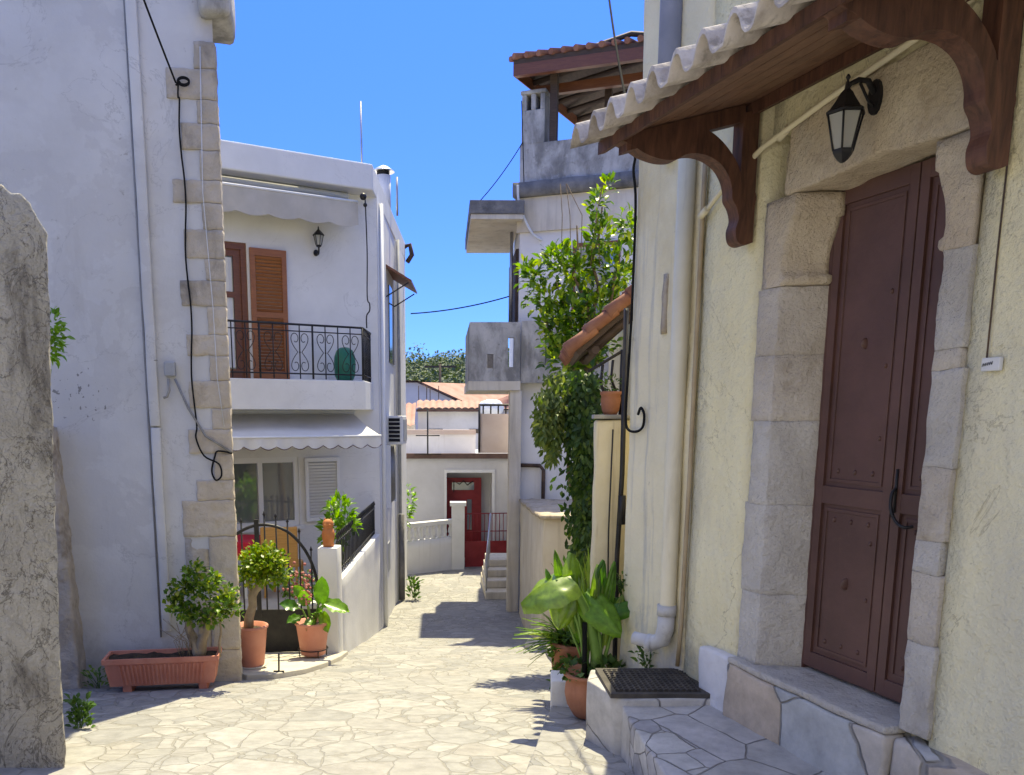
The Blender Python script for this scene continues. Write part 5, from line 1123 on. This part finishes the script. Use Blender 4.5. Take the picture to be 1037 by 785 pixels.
# taro in front pot
TP=Vector((.925,5.15,gz(5.15)+.10))
t=thing('elephant_ear_pot','bulging terracotta pot with huge elephant ear leaves by the stone block','potted plant',TP)
b=MB(); b.lathe(TP,[(.09,0),(.10,.01),(.14,.08),(.155,.15),(.15,.21),(.135,.245),(.15,.26),(.17,.275),(.17,.29),(.145,.29),(.12,.265),(.01,.26)],30); b.build('pot','terracotta_dark',t)
b=MB(); crown(b,[(TP+Vector((-.08,-.02,.30)),(.09,.08,.05)),(TP+Vector((.10,-.02,.31)),(.09,.08,.06)),(TP+Vector((.18,.0,.28)),(.06,.06,.08))],240,.05,.04,.2); b.build('ground_leaves','leaf_vine',t)
lv=MB(); stm=MB()
def taro(stem,d,L,Wd,nrm,bend,mi,r0=.032):
    pts=[TP+Vector(p) for p in stem]; n=len(pts)
    sm=[]
    for i in range(n-1):
        for k in range(4): sm.append(pts[i].lerp(pts[i+1],k/4))
    sm.append(pts[-1])
    for _ in range(3): sm=[sm[0]]+[(sm[i-1]+sm[i]*2+sm[i+1])/4 for i in range(1,len(sm)-1)]+[sm[-1]]
    stm.tube(sm,[r0*(1-.7*i/(len(sm)-1)) for i in range(len(sm))],10)
    p=sm[-1]; d=Vector(d).normalized(); nn_=Vector(nrm); x=d.cross(nn_).normalized(); nn_=x.cross(d)
    V=[]; ns=14; nw=8
    for i in range(ns+1):
        k=i/ns; kk=k-.28   # lobes reach behind the stem
        prof=(math.sin(PI*min(1,(k*.95+.05)**.75)))**.62 if k<1 else 0
        for j in range(nw+1):
            s=j/nw*2-1
            w=Wd/2*prof*s
            back=-.10*L*abs(s)*(1-k)*1.2
            c=p+d*(L*kk+back)+x*w+nn_*(-.20*Wd*s*s+ .03*Wd*math.sin(i*1.3+abs(s)*4)*abs(s)+.012*math.cos(abs(s)*9))-nn_*bend*L*max(0,kk)**2
            V.append(c)
    lv.add(V,[(i*(nw+1)+j,i*(nw+1)+j+1,(i+1)*(nw+1)+j+1,(i+1)*(nw+1)+j) for i in range(ns) for j in range(nw)],mi,True)
taro([(.05,0,.27),(.035,0,.46),(-.02,-.01,.66),(-.10,-.02,.83),(-.18,-.03,.90),(-.235,-.04,.885)],(-.90,.05,-.25),.34,.33,(-.10,-.42,1),.6,0,.040)
taro([(.0,.02,.27),(-.06,.02,.55),(-.10,.03,.82)],(-.05,-.15,.95),.32,.16,(.5,-.85,.2),.1,0,.018)
taro([(.06,.0,.27),(.06,-.01,.50),(.02,-.02,.74)],(.30,-.35,-.30),.34,.22,(-.2,-.65,.75),.25,1,.020)
taro([(.07,.02,.27),(.13,.02,.50),(.16,.02,.72)],(.85,-.1,.26),.36,.17,(-.2,-.7,.8),.3,1,.016)
taro([(-.02,.0,.27),(-.06,.02,.55),(-.15,.02,.78)],(-.25,-.25,-.85),.30,.22,(-.1,-.9,.25),.2,0,.016)
taro([(.03,.03,.27),(.05,.05,.55),(.06,.05,.80)],(.1,-.1,.9),.28,.10,(.2,-.9,.1),.1,1,.014)
for i in range(13):
    p0=(random.uniform(-.06,.10),.04,.27); x1=random.uniform(-.22,.26); taro([p0,(p0[0]+(x1-p0[0])*.4,.05,.5),(x1,.04,random.uniform(.52,.78))],(x1*1.4,random.uniform(-.25,.05),1),random.uniform(.26,.42),random.uniform(.055,.10),(random.gauss(0,.3),-.9,.25),random.uniform(.05,.3),i%2,.010)
lv.build('leaves',['leaf_taro','leaf_big'],t); stm.build('stalks','stem_green',t)
b=MB(); b.tube([TP+Vector((-.035,-.03,.2)),TP+Vector((-.045,-.03,.62))],.015,8); b.build('support_stake','cable_black',t)
b=MB(); b.poly([(.73,5.52),(1.05,5.50),(1.05,5.75),(.76,5.77)],-2.4,gz(5.5)+.27); tag(b.build('whitewashed_step','limestone_pale',bevel=.012,cut=.08,rough=(.006,4)),'whitewashed step block behind the bulging terracotta pot','step')
weed('creeping_weed','small green creeper at the wall foot under the drain elbow',(1.22,4.86,-1.50),.09,.14,60,.05)
weed('wall_sprig','small dark green sprig growing from the cream house corner',(1.13,5.22,-1.12),.05,.12,40,.045,'leaf_vine')
# unseen house added behind the viewpoint; its sunlit face bounces warm light forward
B0=Vector((-7.2,-1.2,0)); B1=Vector((2.6,-5.6,0)); BU=(B1-B0).normalized(); BN=Vector((-BU.y,BU.x,0))
bh=thing('light_bounce_house','unseen whitewashed two storey house added behind the viewpoint to bounce light onto shaded walls','house',tuple(B0.lerp(B1,.5)+Vector((0,0,-1.6))))
def bp(a,d,z): q_=B0+BU*a+BN*d; return (q_.x,q_.y,z)
def bbox(b,a0,a1,d0,d1,z0,z1): b.hexa([bp(a0,d0,z0),bp(a1,d0,z0),bp(a1,d1,z0),bp(a0,d1,z0),bp(a0,d0,z1),bp(a1,d0,z1),bp(a1,d1,z1),bp(a0,d1,z1)])
b=MB(); bbox(b,0,10.7,-5,0,-2.4,5.2); b.build('wall','white_wall',bh)
b=MB(); bbox(b,-.2,10.9,-5.2,.25,5.2,5.45); b.build('roof','white_wall',bh)
for a,z in ((1.4,2.3),(4.6,2.3),(8.0,2.3),(1.4,-.4),(8.0,-.4)):
    b=MB(); bbox(b,a,a+1.0,.002,.06,z,z+1.3); f_=b.build('window','frame_wood',bh); b=MB(); bbox(b,a+.1,a+.9,.062,.07,z+.1,z+1.2); b.build('pane','window_glass',f_)
b=MB(); bbox(b,4.6,5.6,.002,.06,-1.6,.6); b.build('door','frame_wood',bh)
# distant wires
def wire(p0,p1,sag,r,label):
    p0=Vector(p0);p1=Vector(p1); b=MB(); b.tube([p0.lerp(p1,i/16)-Vector((0,0,sag*4*(i/16)*(1-i/16))) for i in range(17)],r,5)
    return tag(b.build('overhead_wire','cable_black'),label,'wire')
wire((-.66,17.0,1.95),(1.34,17.2,2.32),.06,.012,'thin black wire strung across the gap from white to grey house')
wire((.60,15.1,3.58),(1.33,15.2,4.55),.05,.008,'thin wire from the jutting slab up to the roof terrace chimney')
wire((1.30,15.2,5.2),(1.36,15.15,3.75),-.04,.008,'thin cable hanging down the grey chimney side')
# ------------------------------------------------------------------ light, sky, camera
sc=bpy.context.scene
EL,AZ=math.radians(64),math.radians(14)
w=bpy.data.worlds.new('World'); sc.world=w; w.use_nodes=True; N=w.node_tree.nodes; L=w.node_tree.links
sky=N.new('ShaderNodeTexSky'); sky.sky_type='NISHITA'; sky.sun_disc=False; sky.sun_elevation=EL; sky.sun_rotation=AZ; sky.altitude=100; sky.air_density=1.0; sky.dust_density=.2; sky.ozone_density=2
hs=N.new('ShaderNodeHueSaturation'); hs.inputs['Saturation'].default_value=1.1; hs.inputs['Hue'].default_value=.525; L.new(sky.outputs[0],hs.inputs['Color'])
tcw=N.new('ShaderNodeTexCoord'); sx_=N.new('ShaderNodeSeparateXYZ'); L.new(tcw.outputs['Generated'],sx_.inputs[0])
hz_=ramp(N,[(0,(.055,.14,.50)),(.12,(.06,.165,.54)),(.42,(.065,.24,.68)),(.72,(1,1,1))]); L.new(sx_.outputs['Z'],hz_.inputs[0])   # deep clear blue low in the sky
L.new(mix(N,L,1.0,hs.outputs[0],hz_.outputs[0],'MULTIPLY'),N['Background'].inputs[0]); N['Background'].inputs[1].default_value=.15
s=Vector((math.sin(AZ)*math.cos(EL),math.cos(AZ)*math.cos(EL),math.sin(EL)))
sun=bpy.data.lights.new('Sun','SUN'); sun.energy=2.0; sun.angle=math.radians(.5); sun.color=(1,.99,.975)
so=bpy.data.objects.new('Sun',sun); C.objects.link(so); so.rotation_euler=(-s).to_track_quat('-Z','Y').to_euler()
cam=bpy.data.cameras.new('Camera'); co=bpy.data.objects.new('Camera',cam); C.objects.link(co); sc.camera=co
cam.sensor_width=36; cam.lens=36*850/1037; cam.clip_end=2000; cam.clip_start=.05
cam.shift_x=(518.5-450)/1037; cam.shift_y=(565-392.5)/1037
co.location=(0,0,0); co.rotation_euler=(math.radians(90)-math.atan(145/850),0,0)
sc.view_settings.view_transform='Standard'; sc.view_settings.look='None'; sc.view_settings.exposure=2.08; sc.view_settings.use_white_balance=True; sc.view_settings.white_balance_temperature=10400; sc.view_settings.white_balance_tint=-4; sc.view_settings.gamma=1
sc.render.engine='CYCLES'; sc.cycles.max_bounces=8; sc.cycles.diffuse_bounces=4; sc.cycles.use_denoising=True
